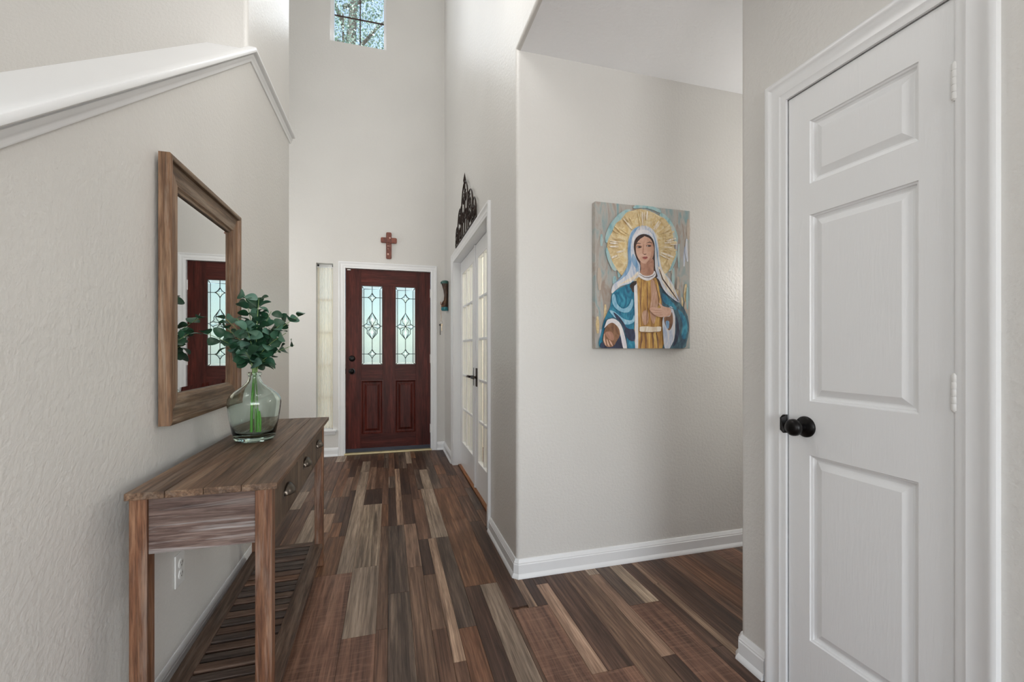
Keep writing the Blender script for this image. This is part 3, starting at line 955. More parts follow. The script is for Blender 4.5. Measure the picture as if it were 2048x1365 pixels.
# ------------------------------------------------------------------ console table
W_top = wood('console_top_wood', (66, 48, 36), (102, 79, 61), (132, 109, 89), 'Y', 50, 0.5, wash=(142, 126, 112), washfac=0.4, stretch=26, bstr=0.5, figure=0.3)
W_side = wood('console_side_wood', (66, 50, 46), (100, 82, 76), (132, 116, 110), 'X', 60, 0.7, wash=(168, 164, 162), washfac=0.8, stretch=16, bstr=0.7, figure=0.25)
W_leg = wood('console_leg_wood', (80, 48, 31), (118, 81, 58), (148, 113, 88), 'Z', 60, 0.55, wash=(162, 148, 138), washfac=0.35, stretch=16, bstr=0.5, figure=0.3)
W_draw = wood('console_drawer_wood', (64, 51, 41), (92, 76, 62), (118, 101, 84), 'Z', 34, 0.55, wash=(126, 112, 98), washfac=0.3, stretch=6, bstr=0.4, figure=0.3)
W_long = wood('console_rail_wood', (54, 40, 32), (86, 67, 55), (116, 96, 82), 'Y', 50, 0.6, wash=(138, 124, 112), washfac=0.35, stretch=16, bstr=0.5, figure=0.3)
W_slat = [wood('slat_wood_%d' % i, *c, 'X', 54, 0.6, wash=(138, 124, 112), washfac=0.25, stretch=12, bstr=0.5, figure=0.3) for i, c in enumerate((
    ((58, 42, 34), (88, 67, 55), (114, 92, 78)), ((48, 39, 35), (72, 60, 54), (98, 86, 78)), ((74, 49, 36), (110, 79, 60), (138, 105, 84))))]
CT = empty('console_table', (-0.4895, 1.99, 0), 'rustic weathered wood console table with three drawers and slatted shelf', 'console table', rz=R(0.9))
ZTOP = 0.775
xs = [-0.180, -0.091, -0.003, 0.087, 0.176]
for i in range(4):
    MB().box(xs[i] + 0.0006, xs[i + 1] - 0.0006, -0.638, 0.618, ZTOP - 0.019, ZTOP - (0.0006 if i % 2 else 0)).build('top_plank', W_top, CT, local=True, bevel=0.0015)
LY = [(-0.622, -0.580), (0.500, 0.542)]
LXs = [(-0.176, -0.136), (0.117, 0.159)]
for a, b in LY:
    for c, d in LXs:
        MB().box(c, d, a, b, 0.0, ZTOP - 0.019).build('leg', W_leg, CT, local=True, bevel=0.002)
for a, b in ((-0.614, -0.596), (0.512, 0.530)):
    MB().box(-0.136, 0.117, a, b, 0.603, ZTOP - 0.0195).build('side_panel', W_side, CT, local=True, bevel=0.001)
MB().box(-0.170, -0.152, -0.580, 0.500, 0.603, ZTOP - 0.0195).build('back_panel', W_long, CT, local=True)
MB().box(0.122, 0.148, -0.580, 0.500, 0.586, 0.604).build('front_rail', W_long, CT, local=True, bevel=0.001)
MB().box(0.122, 0.148, -0.580, 0.500, 0.744, ZTOP - 0.0195).build('front_rail', W_long, CT, local=True, bevel=0.001)
for y in (-0.213, 0.139):
    MB().box(0.110, 0.140, y - 0.012, y + 0.012, 0.604, 0.744).build('divider', M_dark, CT, local=True)
for y0, y1 in ((-0.576, -0.219), (-0.207, 0.133), (0.145, 0.494)):
    dr = MB().box(0.130, 0.155, y0, y1, 0.608, 0.741).build('drawer', W_draw, CT, local=True, bevel=0.002)
    bx_ = MB().box(-0.145, 0.130, y0 + 0.012, y1 - 0.012, 0.612, 0.735)
    bx_.build('drawer_box', W_draw, dr, local=True)
    ym = (y0 + y1) / 2
    cp_ = MB()
    rows = []
    for i in range(13):
        t = math.pi * i / 12
        row = []
        for j in range(7):
            p = (math.pi / 2) * j / 6
            row.append((0.155 + 0.024 * math.sin(t) ** 0.8 * math.cos(p) + 0.001, ym - 0.040 * math.cos(t), 0.674 + 0.030 * math.sin(t) ** 0.6 * math.sin(p)))
        rows.append(row)
    cp_.loft(rows, False, False)
    for s in (-1, 1):
        cp_.box(0.1545, 0.157, ym + s * 0.043 - 0.008, ym + s * 0.043 + 0.008, 0.668, 0.690)
    pm = plain('pull_metal', (96, 88, 80), 0.3, 0.5, 0.9)
    pu = cp_.build('cup_pull', pm, dr, local=True, smooth=50)
    so_ = pu.modifiers.new('solid', 'SOLIDIFY')
    so_.thickness = 0.0015
for c, d in ((-0.174, -0.118), (0.098, 0.157)):
    MB().box(c, d, -0.580, 0.500, 0.098, 0.120).build('shelf_rail', W_long, CT, local=True, bevel=0.002)
for a, b in ((-0.619, -0.580), (0.500, 0.539)):
    MB().box(-0.136, 0.117, a, b, 0.098, 0.120).build('shelf_rail', W_slat[0], CT, local=True, bevel=0.002)
rs = random.Random(4)
ns = 22
for i in range(ns):
    y = -0.578 + (1.076 / ns) * (i + 0.5)
    w = 0.0365
    dz = rs.uniform(-0.003, 0.001)
    MB().box(-0.118, 0.098, y - w / 2, y + w / 2, 0.100 + dz, 0.117 + dz).build('slat', W_slat[rs.choice((0, 0, 1, 2, 1, 0))], CT, local=True, bevel=0.0015)

# ------------------------------------------------------------------ demijohn vase and eucalyptus
VX, VY = -0.535, 2.015
vr = empty('glass_vase', (VX, VY, ZTOP), 'clear green-tinted glass jug vase standing on the console table', 'vase')
m, nt, bs = newmat('vase_glass')
bs.inputs['Base Color'].default_value = lin((240, 250, 246))
bs.inputs['Roughness'].default_value = 0.0
bs.inputs['IOR'].default_value = 1.45
bs.inputs['Transmission Weight'].default_value = 1.0
va = nt.nodes.new('ShaderNodeVolumeAbsorption')
va.inputs['Color'].default_value = (0.30, 0.72, 0.58, 1)
va.inputs['Density'].default_value = 2.6
nt.links.new(va.outputs[0], nt.nodes['Material Output'].inputs['Volume'])
outp = [(0.0, 0.0015), (0.055, 0.001), (0.068, 0.003), (0.0755, 0.012), (0.081, 0.04), (0.090, 0.09), (0.0955, 0.13), (0.098, 0.155), (0.0965, 0.172), (0.088, 0.188), (0.072, 0.203), (0.052, 0.218), (0.034, 0.233), (0.0255, 0.246), (0.0225, 0.258), (0.0225, 0.268), (0.026, 0.271), (0.027, 0.276), (0.0255, 0.281), (0.0235, 0.282)]
inp = [(0.0195, 0.281), (0.0185, 0.27), (0.0190, 0.256), (0.0220, 0.245), (0.0305, 0.232), (0.0485, 0.216), (0.069, 0.200), (0.0845, 0.185), (0.0930, 0.170), (0.0945, 0.155), (0.0920, 0.13), (0.0865, 0.09), (0.0775, 0.045), (0.066, 0.026), (0.035, 0.019), (0.0, 0.018)]
MB().lathe(outp + inp, (VX, VY, ZTOP), 'Z', 64).build('glass_body', m, vr, smooth=60)

def leafmat():
    m, nt, bs = newmat('eucalyptus_leaf')
    oi = nt.nodes.new('ShaderNodeObjectInfo')
    r_ = ramp(nt, oi.outputs['Random'], [(0.0, lin((24, 60, 38))), (0.45, lin((40, 82, 58))), (0.8, lin((62, 104, 84))), (1.0, lin((92, 126, 112)))])
    nt.links.new(r_.outputs[0], bs.inputs['Base Color'])
    bs.inputs['Roughness'].default_value = 0.5
    return m
M_leaf = leafmat()
M_stem = plain('eucalyptus_stem_green', (120, 150, 92), 0.5)
M_stemb = plain('stem_bright_green', (104, 170, 66), 0.45)
eu = empty('eucalyptus_spray', (VX, VY, ZTOP + 0.02), 'green eucalyptus spray with round leaves standing in the glass vase', 'plant')
lv = []
lf = []
nl = 9
for i in range(nl):
    t = i / (nl - 1)
    w = 0.44 * (math.sin(math.pi * min(1, t * 0.97 + 0.03)) ** 0.6)
    if t == 1:
        w = 0.02
    y = t
    for k, q in enumerate((-1, -0.5, 0, 0.5, 1)):
        lv.append((q * w, y, 0.10 * (q * q) * w * 2 + 0.12 * math.sin(math.pi * t)))
for i in range(nl - 1):
    for k in range(4):
        a = i * 5 + k
        lf.append((a, a + 1, a + 6, a + 5))
leaf_me = bpy.data.meshes.new('leaf')
leaf_me.from_pydata(lv, [], lf)
for p in leaf_me.polygons:
    p.use_smooth = True
leaf_me.materials.append(M_leaf)
rl = random.Random(21)
right = Vector((math.cos(0.2755), -math.sin(0.2755), 0))
fwd = Vector((math.sin(0.2755), math.cos(0.2755), 0))
neck = Vector((VX, VY, ZTOP + 0.275))
tips = [(485, 588, 0.02), (528, 598, -0.03), (592, 628, 0.05), (588, 668, -0.06), (566, 690, 0.10), (474, 655, -0.07), (440, 634, 0.03), (452, 668, -0.12), (548, 640, 0.10), (506, 640, -0.10), (530, 660, -0.12), (474, 705, 0.02), (545, 722, -0.05), (500, 608, 0.06), (560, 652, 0.0), (520, 705, -0.09), (490, 682, 0.08), (543, 690, 0.06), (466, 690, -0.05), (536, 622, 0.03)]
for bi, (px, py, dp) in enumerate(tips):
    tip = Vector((VX, VY, 0)) + right * ((px - 511) / 478.0) + fwd * dp
    tip.z = 1.1463 - 1.80 * (py - 701.0) / 868.7
    base_ = Vector((VX + rl.uniform(-0.02, 0.02), VY + rl.uniform(-0.02, 0.02), ZTOP + 0.03))
    nk = neck + Vector((rl.uniform(-0.010, 0.010), rl.uniform(-0.010, 0.010), 0))
    ctrl = nk + Vector((0, 0, max(0.04, (tip.z - nk.z) * 0.55)))
    pts = []
    for k in range(13):
        t = k / 12
        pts.append(nk * (1 - t) ** 2 + ctrl * 2 * t * (1 - t) + tip * t * t)
    stem = MB()
    low = []
    if bi in (0, 2, 6):
        low = [base_, base_ * 0.5 + nk * 0.5]
    stem.tube(low + pts, [0.0028] * len(low) + [0.0024 - 0.0014 * k / 12 for k in range(13)], 6)
    br_ = stem.build('branch', M_stem, eu, smooth=60)
    Ltot = sum((pts[k + 1] - pts[k]).length for k in range(12))
    npair = max(2, int(Ltot / 0.036))
    for q in range(npair):
        t = 0.22 + 0.78 * (q + 0.6) / npair
        k = min(11, int(t * 12))
        fr = t * 12 - k
        p = pts[k].lerp(pts[k + 1], min(1, fr))
        tan = (pts[k + 1] - pts[k]).normalized()
        ref = Vector((rl.uniform(-1, 1), rl.uniform(-1, 1), rl.uniform(-0.4, 0.6))).normalized()
        side = (ref - tan * ref.dot(tan)).normalized()
        for s in (-1, 1):
            if rl.random() < 0.10:
                continue
            d = (side * s + tan * rl.uniform(0.1, 0.7) + Vector((0, 0, rl.uniform(-0.25, 0.15)))).normalized()
            # leaf faces roughly up and toward the room
            nrm = Vector((rl.uniform(-0.5, 0.7), rl.uniform(-1.0, 0.2), rl.uniform(0.1, 1.0))).normalized()
            xax = d.cross(nrm).normalized()
            zax = xax.cross(d).normalized()
            size = rl.uniform(0.050, 0.070) * (1.0 - 0.28 * t)
            lo_ = bpy.data.objects.new('leaf', leaf_me)
            col.objects.link(lo_)
            lo_.parent = br_
            mt = Matrix((xax, d, zax)).transposed().to_4x4()
            mt.translation = p + d * 0.006 - Vector(eu.location)
            lo_.matrix_local = mt @ Matrix.Scale(size, 4)
mb = MB()
mb.tube([(VX - 0.012, VY, ZTOP + 0.026), (VX - 0.010, VY, ZTOP + 0.15), (VX - 0.002, VY, ZTOP + 0.27)], [0.006, 0.005, 0.004], 8)
for s, h in ((0.012, 0.11), (0.020, 0.09), (0.004, 0.10)):
    mb.tube([(VX + s, VY + 0.004 * s, ZTOP + 0.026), (VX + s * 1.1, VY - 0.004, ZTOP + 0.03 + h * 0.6), (VX + s * 0.9, VY, ZTOP + 0.03 + h)], [0.005, 0.005, 0.0025], 8)
mb.build('stem_base', M_stemb, eu, smooth=60)

# ------------------------------------------------------------------ mirror
MW = 0.725
MR = empty('wall_mirror', (XL + 0.006, 2.005, 0.902), 'weathered wood framed mirror hanging on the left wall above the console table', 'mirror', rz=R(0.6))
W_mz = wood('mirror_frame_upright', (94, 68, 49), (134, 103, 79), (160, 132, 106), 'Z', 50, 0.5, wash=(178, 162, 146), washfac=0.5, figure=0.3, stretch=18, bstr=0.4)
W_my = wood('mirror_frame_level', (86, 68, 52), (118, 97, 77), (146, 125, 103), 'Y', 50, 0.5, wash=(168, 154, 138), washfac=0.45, figure=0.3, stretch=18, bstr=0.4)
MPF = [(0.0, 0.0), (0.032, 0.0), (0.034, 0.003), (0.034, 0.015), (0.032, 0.018), (0.021, 0.020), (0.020, 0.024), (0.022, 0.060), (0.021, 0.082), (0.014, 0.088), (0.012, 0.096), (0.004, 0.096), (0.0, 0.094)]
hw, hh = MW / 2, 0.882
corners = [(-hw, 0), (hw, 0), (hw, hh), (-hw, hh)]
inw = [(1, 1), (-1, 1), (-1, -1), (1, -1)]
for i in range(4):
    j = (i + 1) % 4
    rA = [(a, corners[i][0] + inw[i][0] * b, corners[i][1] + inw[i][1] * b) for a, b in MPF]
    rB = [(a, corners[j][0] + inw[j][0] * b, corners[j][1] + inw[j][1] * b) for a, b in MPF]
    MB().loft([rA, rB]).build('frame_rail', W_my if i % 2 == 0 else W_mz, MR, local=True, smooth=35)
mm, nt, bs = newmat('mirror_silver')
bs.inputs['Base Color'].default_value = (0.90, 0.91, 0.90, 1)
bs.inputs['Metallic'].default_value = 1.0
bs.inputs['Roughness'].default_value = 0.0
gm = MB()
bv = 0.02
a0, a1, b0, b1 = -hw + 0.094, hw - 0.094, 0.094, hh - 0.094
rings_panel(gm, a0, a1, b0, b1, [(0, 0.0045), (bv, 0.006), (bv + 0.001, 0.006)], lambda p, z, d: (d, p, z))
gm.build('mirror_glass', mm, MR, local=True)

# ------------------------------------------------------------------ outlet
ot = empty('wall_outlet', (XL, 1.806, 0.313), 'white duplex power outlet low on the left wall under the console table', 'outlet')
MB().box(XL + 0.0005, XL + 0.006, 1.771, 1.841, 0.313, 0.427).build('cover_plate', M_plast, ot, bevel=0.003)
for z in (0.351, 0.389):
    rc = MB().lathe([(0, 0.0055), (0.0165, 0.0055), (0.0165, 0.008), (0.015, 0.009), (0, 0.009)], (XL, 1.806, z), 'X', 20).build('receptacle', M_plast, ot, smooth=40)
    sl_ = MB()
    for dy in (-0.006, 0.006):
        sl_.box(XL + 0.0085, XL + 0.0093, 1.806 + dy - 0.001, 1.806 + dy + 0.001, z + 0.001, z + 0.008)
    sl_.lathe([(0, 0.0085), (0.0022, 0.0085), (0.0022, 0.0093), (0, 0.0093)], (XL, 1.806, z - 0.006), 'X', 10)
    sl_.build('slot', M_dark, rc)

# ------------------------------------------------------------------ canvas painting
PX0, PX1, PZ0_, PZ1_ = 1.034, 1.616, 1.156, 1.925
PT = 0.035
PYF = YP - PT - 0.002
def strokes(name, c1, c2, c3, sc_=(14, 1, 3), s=3.0, rough=0.55):
    m, nt, bs = newmat(name)
    v = objcoord(nt, sc_, False)
    n = noise(nt, v, s, 5.0, 0.6, 1.0)
    r_ = ramp(nt, n.outputs['Fac'], [(0.34, lin(c1)), (0.5, lin(c2)), (0.66, lin(c3))])
    nt.links.new(r_.outputs[0], bs.inputs['Base Color'])
    bs.inputs['Roughness'].default_value = rough
    bump(nt, bs, n.outputs['Fac'], 0.2, 0.001)
    return m
pc = empty('canvas_painting', ((PX0 + PX1) / 2, YP, PZ0_), 'unframed canvas painting of a haloed woman in a blue mantle and white veil', 'painting')
M_bg = strokes('paint_background', (132, 160, 164), (176, 172, 166), (158, 142, 130), (9, 1, 2.2), 2.6)
MB().box(PX0, PX1, PYF, YP - 0.002, PZ0_, PZ1_).build('canvas', M_bg, pc, bevel=0.003)
def cv(px, py):
    u = (px - 118) / 762.0
    yt = 100 + 63 * u
    v = (1277 - py) / (1277 - yt)
    u = u * (0.955 + 0.045 * u) if False else u
    return PX0 + u * (PX1 - PX0), PZ0_ + min(1, max(0, v)) * (PZ1_ - PZ0_)
layer = [0]
def spline(pts, n=5):
    out = []
    k = len(pts)
    for i in range(k):
        p0, p1, p2, p3 = pts[i - 1], pts[i], pts[(i + 1) % k], pts[(i + 2) % k]
        for q in range(n):
            t = q / n
            out.append(tuple(0.5 * (2 * p1[d] + (p2[d] - p0[d]) * t + (2 * p0[d] - 5 * p1[d] + 4 * p2[d] - p3[d]) * t * t + (3 * p1[d] - p0[d] - 3 * p2[d] + p3[d]) * t ** 3) for d in (0, 1)))
    return out
def shape(name, pts, mat, smooth=True, parent=None):
    layer[0] += 1
    if smooth:
        pts = spline(pts)
    y = PYF - 0.00012 * layer[0] - 0.0002
    wp = []
    for p in pts:
        x, z = cv(min(880, max(118, p[0])), p[1])
        wp.append((x, y, z))
    me = MB().poly(wp)
    return me.build(name, mat, parent or pc)
def line(name, pts, w, mat, parent=None):
    layer[0] += 1
    y = PYF - 0.00012 * layer[0] - 0.0002
    L, Rr = [], []
    for i, p in enumerate(pts):
        a, b = pts[max(0, i - 1)], pts[min(len(pts) - 1, i + 1)]
        dx, dy = b[0] - a[0], b[1] - a[1]
        n = math.hypot(dx, dy) or 1
        ww = w * (0.5 if i in (0, len(pts) - 1) else 1)
        L.append((p[0] - dy / n * ww / 2, p[1] + dx / n * ww / 2))
        Rr.append((p[0] + dy / n * ww / 2, p[1] - dx / n * ww / 2))
    poly = [(cv(*q)[0], y, cv(*q)[1]) for q in L + Rr[::-1]]
    k = len(pts)
    mb = MB()
    for i in range(k - 1):
        mb.quad(poly[i], poly[i + 1], poly[2 * k - 2 - i], poly[2 * k - 1 - i])
    return mb.build(name, mat, parent or pc)
def ell(cx, cy, rx, ry, n=28, j=0.0):
    rr = random.Random(int(cx * 7 + cy))
    return [(cx + rx * (1 + rr.uniform(-j, j)) * math.cos(2 * math.pi * k / n), cy + ry * (1 + rr.uniform(-j, j)) * math.sin(2 * math.pi * k / n)) for k in range(n)]
P_sky = strokes('paint_pale_blue', (126, 170, 178), (160, 192, 194), (190, 196, 190), (8, 1, 3), 3)
P_halo = strokes('paint_halo', (188, 160, 114), (212, 188, 142), (224, 208, 172), (5, 1, 5), 5)
P_halo2 = strokes('paint_halo_light', (206, 176, 120), (222, 200, 152), (230, 218, 188), (6, 1, 6), 5)
P_veil = strokes('paint_veil', (168, 182, 206), (204, 208, 218), (226, 220, 216), (12, 1, 3), 4)
P_vblue = strokes('paint_veil_blue', (96, 138, 180), (126, 162, 196), (160, 184, 208), (12, 1, 3), 4)
P_cream = strokes('paint_cream', (206, 186, 160), (226, 214, 196), (236, 230, 222), (12, 1, 3), 4)
P_teal = strokes('paint_teal', (22, 84, 118), (34, 120, 150), (62, 150, 176), (8, 1, 4), 4)
P_teald = strokes('paint_dark_teal', (38, 58, 78), (54, 88, 104), (84, 122, 134), (8, 1, 4), 4)
P_navy = strokes('paint_navy', (34, 36, 56), (44, 50, 76), (60, 72, 100), (8, 1, 4), 4)
P_lblue = strokes('paint_light_blue', (104, 164, 196), (138, 186, 208), (176, 206, 220), (8, 1, 4), 4)
P_gold = strokes('paint_gold', (136, 94, 54), (184, 138, 74), (216, 180, 104), (16, 1, 2), 3.4)
P_rose = strokes('paint_rose', (168, 124, 96), (188, 148, 124), (204, 170, 150), (14, 1, 3), 4)
P_brown = strokes('paint_brown', (104, 70, 48), (130, 92, 66), (150, 112, 84), (10, 1, 4), 4)
P_skin = strokes('paint_skin', (190, 146, 122), (204, 162, 140), (218, 180, 160), (3, 1, 3), 4)
P_skind = strokes('paint_skin_shadow', (158, 112, 92), (174, 128, 106), (190, 146, 124), (4, 1, 4), 4)
P_hair = strokes('paint_hair', (40, 26, 24), (56, 38, 34), (72, 50, 44), (8, 1, 4), 4)
P_lip = strokes('paint_lips', (150, 70, 66), (164, 82, 76), (176, 96, 88), (4, 1, 4), 4)
P_wht = strokes('paint_white', (204, 202, 210), (222, 218, 220), (234, 230, 228), (8, 1, 4), 4)
P_ln = plain('paint_dark_line', (70, 46, 40), 0.6)

bs_ = random.Random(17)
P_beige = strokes('paint_beige', (166, 150, 134), (186, 172, 158), (200, 190, 178), (9, 1, 2.2), 2.6)
for k in range(64):
    x, y = bs_.uniform(125, 865), bs_.uniform(170, 1150)
    if 300 < x < 640 and y > 640:
        continue
    L = bs_.uniform(60, 190)
    y1 = min(1270, y + L)
    d = math.hypot((x - 482) / 300, (y + L / 2 - 460) / 330)
    blue = 0.75 if d < 1.35 and x < 760 else 0.35
    mt = P_sky if bs_.random() < blue else bs_.choice((P_beige, P_beige, P_veil, P_halo))
    line('background_stroke', [(x, y), (x + bs_.uniform(-5, 5), (y + y1) / 2), (x + bs_.uniform(-8, 8), y1)], bs_.uniform(12, 34), mt)
for a0_, a1_, rr_, w_ in ((185, 250, 292, 40), (255, 300, 305, 26), (300, 352, 290, 40), (5, 40, 285, 30), (140, 178, 285, 34)):
    line('background_stroke', [(482 + rr_ * 0.96 * math.cos(R(a0_ + (a1_ - a0_) * k / 10)), 460 + rr_ * 1.06 * math.sin(R(a0_ + (a1_ - a0_) * k / 10))) for k in range(11)], w_, P_sky)
shape('halo', ell(482, 460, 268, 300, 30, 0.05), P_halo)
shape('halo_glow', ell(490, 460, 205, 245, 26, 0.07), P_halo2)
shape('mantle', [(250, 830), (330, 780), (430, 740), (440, 900), (440, 1275), (160, 1275), (163, 1140), (185, 1040), (225, 950), (235, 880)], P_teal)
shape('mantle', [(590, 720), (640, 790), (780, 905), (845, 1000), (864, 1110), (845, 1220), (815, 1275), (640, 1275), (635, 1000), (610, 800)], P_teald)
shape('mantle_fold', [(640, 830), (700, 880), (760, 950), (740, 965), (690, 930), (650, 900)], P_teal)
shape('mantle_fold', [(770, 960), (830, 1020), (850, 1110), (830, 1200), (800, 1180), (810, 1090), (790, 1020)], P_teal)
shape('mantle_fold', [(750, 1010), (780, 1100), (770, 1200), (730, 1260), (745, 1150)], P_navy)
shape('tunic', [(440, 715), (515, 735), (590, 712), (622, 840), (640, 960), (640, 1275), (430, 1275), (425, 900)], P_gold)
shape('tunic_fold', [(545, 735), (575, 740), (600, 860), (600, 960), (570, 1080), (540, 1000), (548, 860)], P_rose)
shape('tunic_fold', [(480, 985), (520, 975), (525, 1060), (495, 1090), (478, 1050)], P_rose)
for q in ([(470, 745), (462, 900), (470, 1090)], [(515, 745), (520, 900), (512, 1090)], [(585, 760), (612, 880), (605, 940)]):
    line('tunic_line', q, 9, P_brown)
for q in ([(470, 1150), (462, 1275)], [(500, 1150), (505, 1275)], [(555, 1150), (565, 1275)], [(590, 1150), (605, 1275)]):
    line('tunic_line', [q[0], ((q[0][0] + q[1][0]) / 2 + 4, 1210), q[1]], 14, P_brown)
shape('mantle_hem', [(412, 770), (432, 745), (440, 900), (443, 1275), (420, 1275), (416, 1000)], P_wht)
shape('mantle_lining', [(380, 765), (425, 735), (430, 760), (412, 780), (408, 830), (385, 800)], P_hair)
shape('mantle_lining', [(588, 700), (610, 720), (642, 785), (628, 790), (600, 740)], P_hair)
shape('mantle_fold', [(245, 850), (262, 850), (280, 920), (320, 958), (365, 940), (395, 880), (402, 930), (370, 985), (310, 985), (262, 950), (240, 900)], P_lblue)
shape('mantle_fold', [(275, 870), (320, 800), (380, 790), (395, 840), (375, 910), (330, 945), (290, 925)], P_teal)
shape('mantle_fold', [(220, 975), (260, 985), (330, 1040), (390, 1050), (410, 1010), (412, 1060), (370, 1085), (310, 1075), (250, 1020)], P_lblue)
shape('mantle_fold', [(325, 1100), (370, 1120), (412, 1130), (416, 1210), (380, 1215), (345, 1170)], P_navy)
shape('mantle_fold', [(250, 990), (300, 1030), (350, 1110), (330, 1130), (290, 1070)], P_navy)
shape('veil', [(470, 292), (530, 303), (575, 345), (600, 420), (615, 540), (640, 650), (700, 720), (735, 785), (778, 905), (690, 850), (640, 790), (600, 715), (520, 695), (440, 705), (380, 755), (300, 782), (238, 838), (248, 770), (330, 690), (362, 600), (360, 480), (370, 390), (405, 322)], P_veil)
shape('veil_shadow', [(362, 600), (362, 480), (372, 390), (408, 325), (450, 300), (425, 335), (392, 400), (384, 500), (388, 600), (350, 690), (265, 752), (320, 690)], P_vblue)
shape('veil_shadow', [(390, 560), (402, 520), (430, 570), (448, 640), (430, 690), (425, 640), (400, 600)], P_vblue)
shape('veil_highlight', [(440, 330), (520, 330), (560, 375), (520, 360), (460, 358), (415, 400), (405, 460), (395, 430), (410, 365)], P_wht)
shape('veil_highlight', [(262, 790), (340, 735), (400, 700), (440, 660), (440, 690), (390, 735), (310, 765)], P_cream)
shape('veil_fold', [(585, 430), (602, 520), (618, 620), (680, 710), (725, 790), (760, 880), (690, 820), (640, 740), (605, 640), (588, 540)], P_cream)
shape('veil_shadow', [(560, 350), (588, 420), (600, 520), (612, 620), (600, 600), (588, 500), (575, 420)], P_vblue)
line('veil_line', [(612, 640), (640, 720), (700, 800), (772, 898)], 10, P_ln)
shape('hair', [(490, 360), (440, 378), (411, 425), (410, 490), (430, 560), (458, 610), (460, 690), (520, 705), (595, 705), (580, 640), (576, 560), (572, 440), (545, 382)], P_hair)
shape('neck', [(466, 570), (560, 560), (566, 650), (578, 690), (515, 715), (455, 690), (464, 640)], P_skind)
shape('collar', [(452, 668), (480, 690), (515, 695), (550, 685), (572, 655), (584, 690), (550, 722), (515, 733), (475, 722), (447, 700)], P_wht)
line('collar_line', [(452, 684), (490, 706), (525, 709), (560, 696), (578, 676)], 5, P_ln)
line('collar_line', [(456, 668), (490, 688), (525, 691), (555, 680), (568, 662)], 4, P_rose)
fc = shape('face', [(490, 374), (452, 396), (426, 440), (424, 500), (438, 548), (468, 588), (504, 598), (540, 580), (562, 535), (568, 470), (558, 410), (530, 384)], P_skin)
shape('face_shadow', [(548, 420), (566, 460), (562, 530), (540, 578), (505, 597), (530, 560), (548, 510)], P_skind)
shape('hair', [(490, 362), (446, 376), (416, 425), (418, 470), (432, 432), (458, 400), (490, 378)], P_hair)
shape('hair', [(488, 362), (545, 384), (571, 440), (570, 475), (556, 425), (530, 392), (490, 376)], P_hair)
for ex, ey in ((448, 465), (526, 455)):
    shape('eye_shadow', ell(ex, ey - 3, 23, 13, 12), P_skind)
    shape('eye', ell(ex, ey, 19, 7, 12), P_hair)
    shape('eye', ell(ex - 10, ey + 1, 4, 3, 8), P_wht)
line('eyebrow', [(424, 442), (440, 434), (462, 438)], 6, P_hair)
line('eyebrow', [(508, 434), (530, 425), (550, 432)], 6, P_hair)
line('nose', [(486, 440), (482, 490), (478, 515), (490, 522), (506, 518)], 6, P_skind)
line('nose', [(482, 520), (492, 525), (505, 520)], 5, P_ln)
shape('lips', [(474, 550), (488, 541), (496, 544), (504, 540), (517, 547), (504, 560), (490, 562)], P_lip)
line('lips_line', [(476, 550), (496, 550), (515, 547)], 3, P_ln)
shape('sleeve', [(690, 945), (720, 950), (738, 990), (742, 1080), (735, 1190), (700, 1272), (655, 1275), (640, 1150), (638, 1040)], P_veil)
shape('sleeve_lining', [(648, 1030), (695, 1018), (715, 985), (722, 1070), (695, 1130), (665, 1100)], P_brown)
shape('sleeve_fold', [(662, 1060), (690, 1060), (688, 1110), (672, 1115)], P_vblue)
line('sleeve_edge', [(690, 944), (728, 960), (745, 1020), (748, 1120), (735, 1210), (700, 1274)], 7, P_teald)
shape('hand', [(530, 962), (548, 945), (600, 952), (622, 948), (604, 918), (612, 912), (642, 938), (700, 955), (704, 1000), (680, 1018), (620, 1026), (575, 1012), (545, 985)], P_skin)
for q in ([(535, 965), (580, 972), (625, 975)], [(548, 985), (590, 992), (630, 992)], [(572, 1008), (605, 1010), (640, 1005)]):
    line('finger_line', q, 4, P_skind)
shape('navy_fold', [(160, 1275), (160, 1228), (200, 1258), (250, 1250), (298, 1180), (330, 1230), (345, 1275)], P_navy)
shape('cuff', [(176, 1112), (200, 1052), (250, 1040), (300, 1080), (332, 1170), (350, 1275), (322, 1275), (302, 1180), (284, 1112), (238, 1072), (195, 1100)], P_wht)
line('cuff_edge', [(174, 1112), (196, 1046), (250, 1030), (305, 1072), (340, 1165), (356, 1274)], 8, P_teald)
shape('hand', [(192, 1100), (238, 1073), (284, 1112), (296, 1170), (270, 1220), (245, 1260), (195, 1262), (166, 1215), (175, 1150)], P_brown)
shape('palm', [(185, 1150), (230, 1145), (252, 1190), (238, 1215), (200, 1190)], P_skind)
for q in ([(178, 1160), (176, 1210), (190, 1255)], [(196, 1205), (205, 1240), (215, 1262)], [(215, 1210), (228, 1235), (240, 1258)]):
    line('finger', q, 12, P_skin)
shape('belt', [(455, 1104), (500, 1100), (560, 1104), (618, 1102), (622, 1122), (612, 1140), (540, 1145), (458, 1142), (450, 1122)], P_cream)
line('belt_line', [(452, 1144), (530, 1148), (618, 1142)], 5, P_brown)
sp_ = random.Random(8)
for k in range(60):
    a = sp_.uniform(math.pi * 0.85, math.pi * 2.15)
    r0 = sp_.uniform(150, 235)
    r1 = r0 + sp_.uniform(50, 110)
    x0, y0 = 482 + r0 * 0.95 * math.cos(a), 460 + r0 * math.sin(a)
    x1, y1 = 482 + min(r1, 275) * 0.97 * math.cos(a), 460 + min(r1, 295) * math.sin(a)
    if abs(math.cos(a)) < 0.6 or True:
        line('halo_stroke', [(x0, y0), ((x0 + x1) / 2, (y0 + y1) / 2), (x1, y1)], sp_.uniform(8, 18), sp_.choice((P_halo, P_halo2, P_cream)))

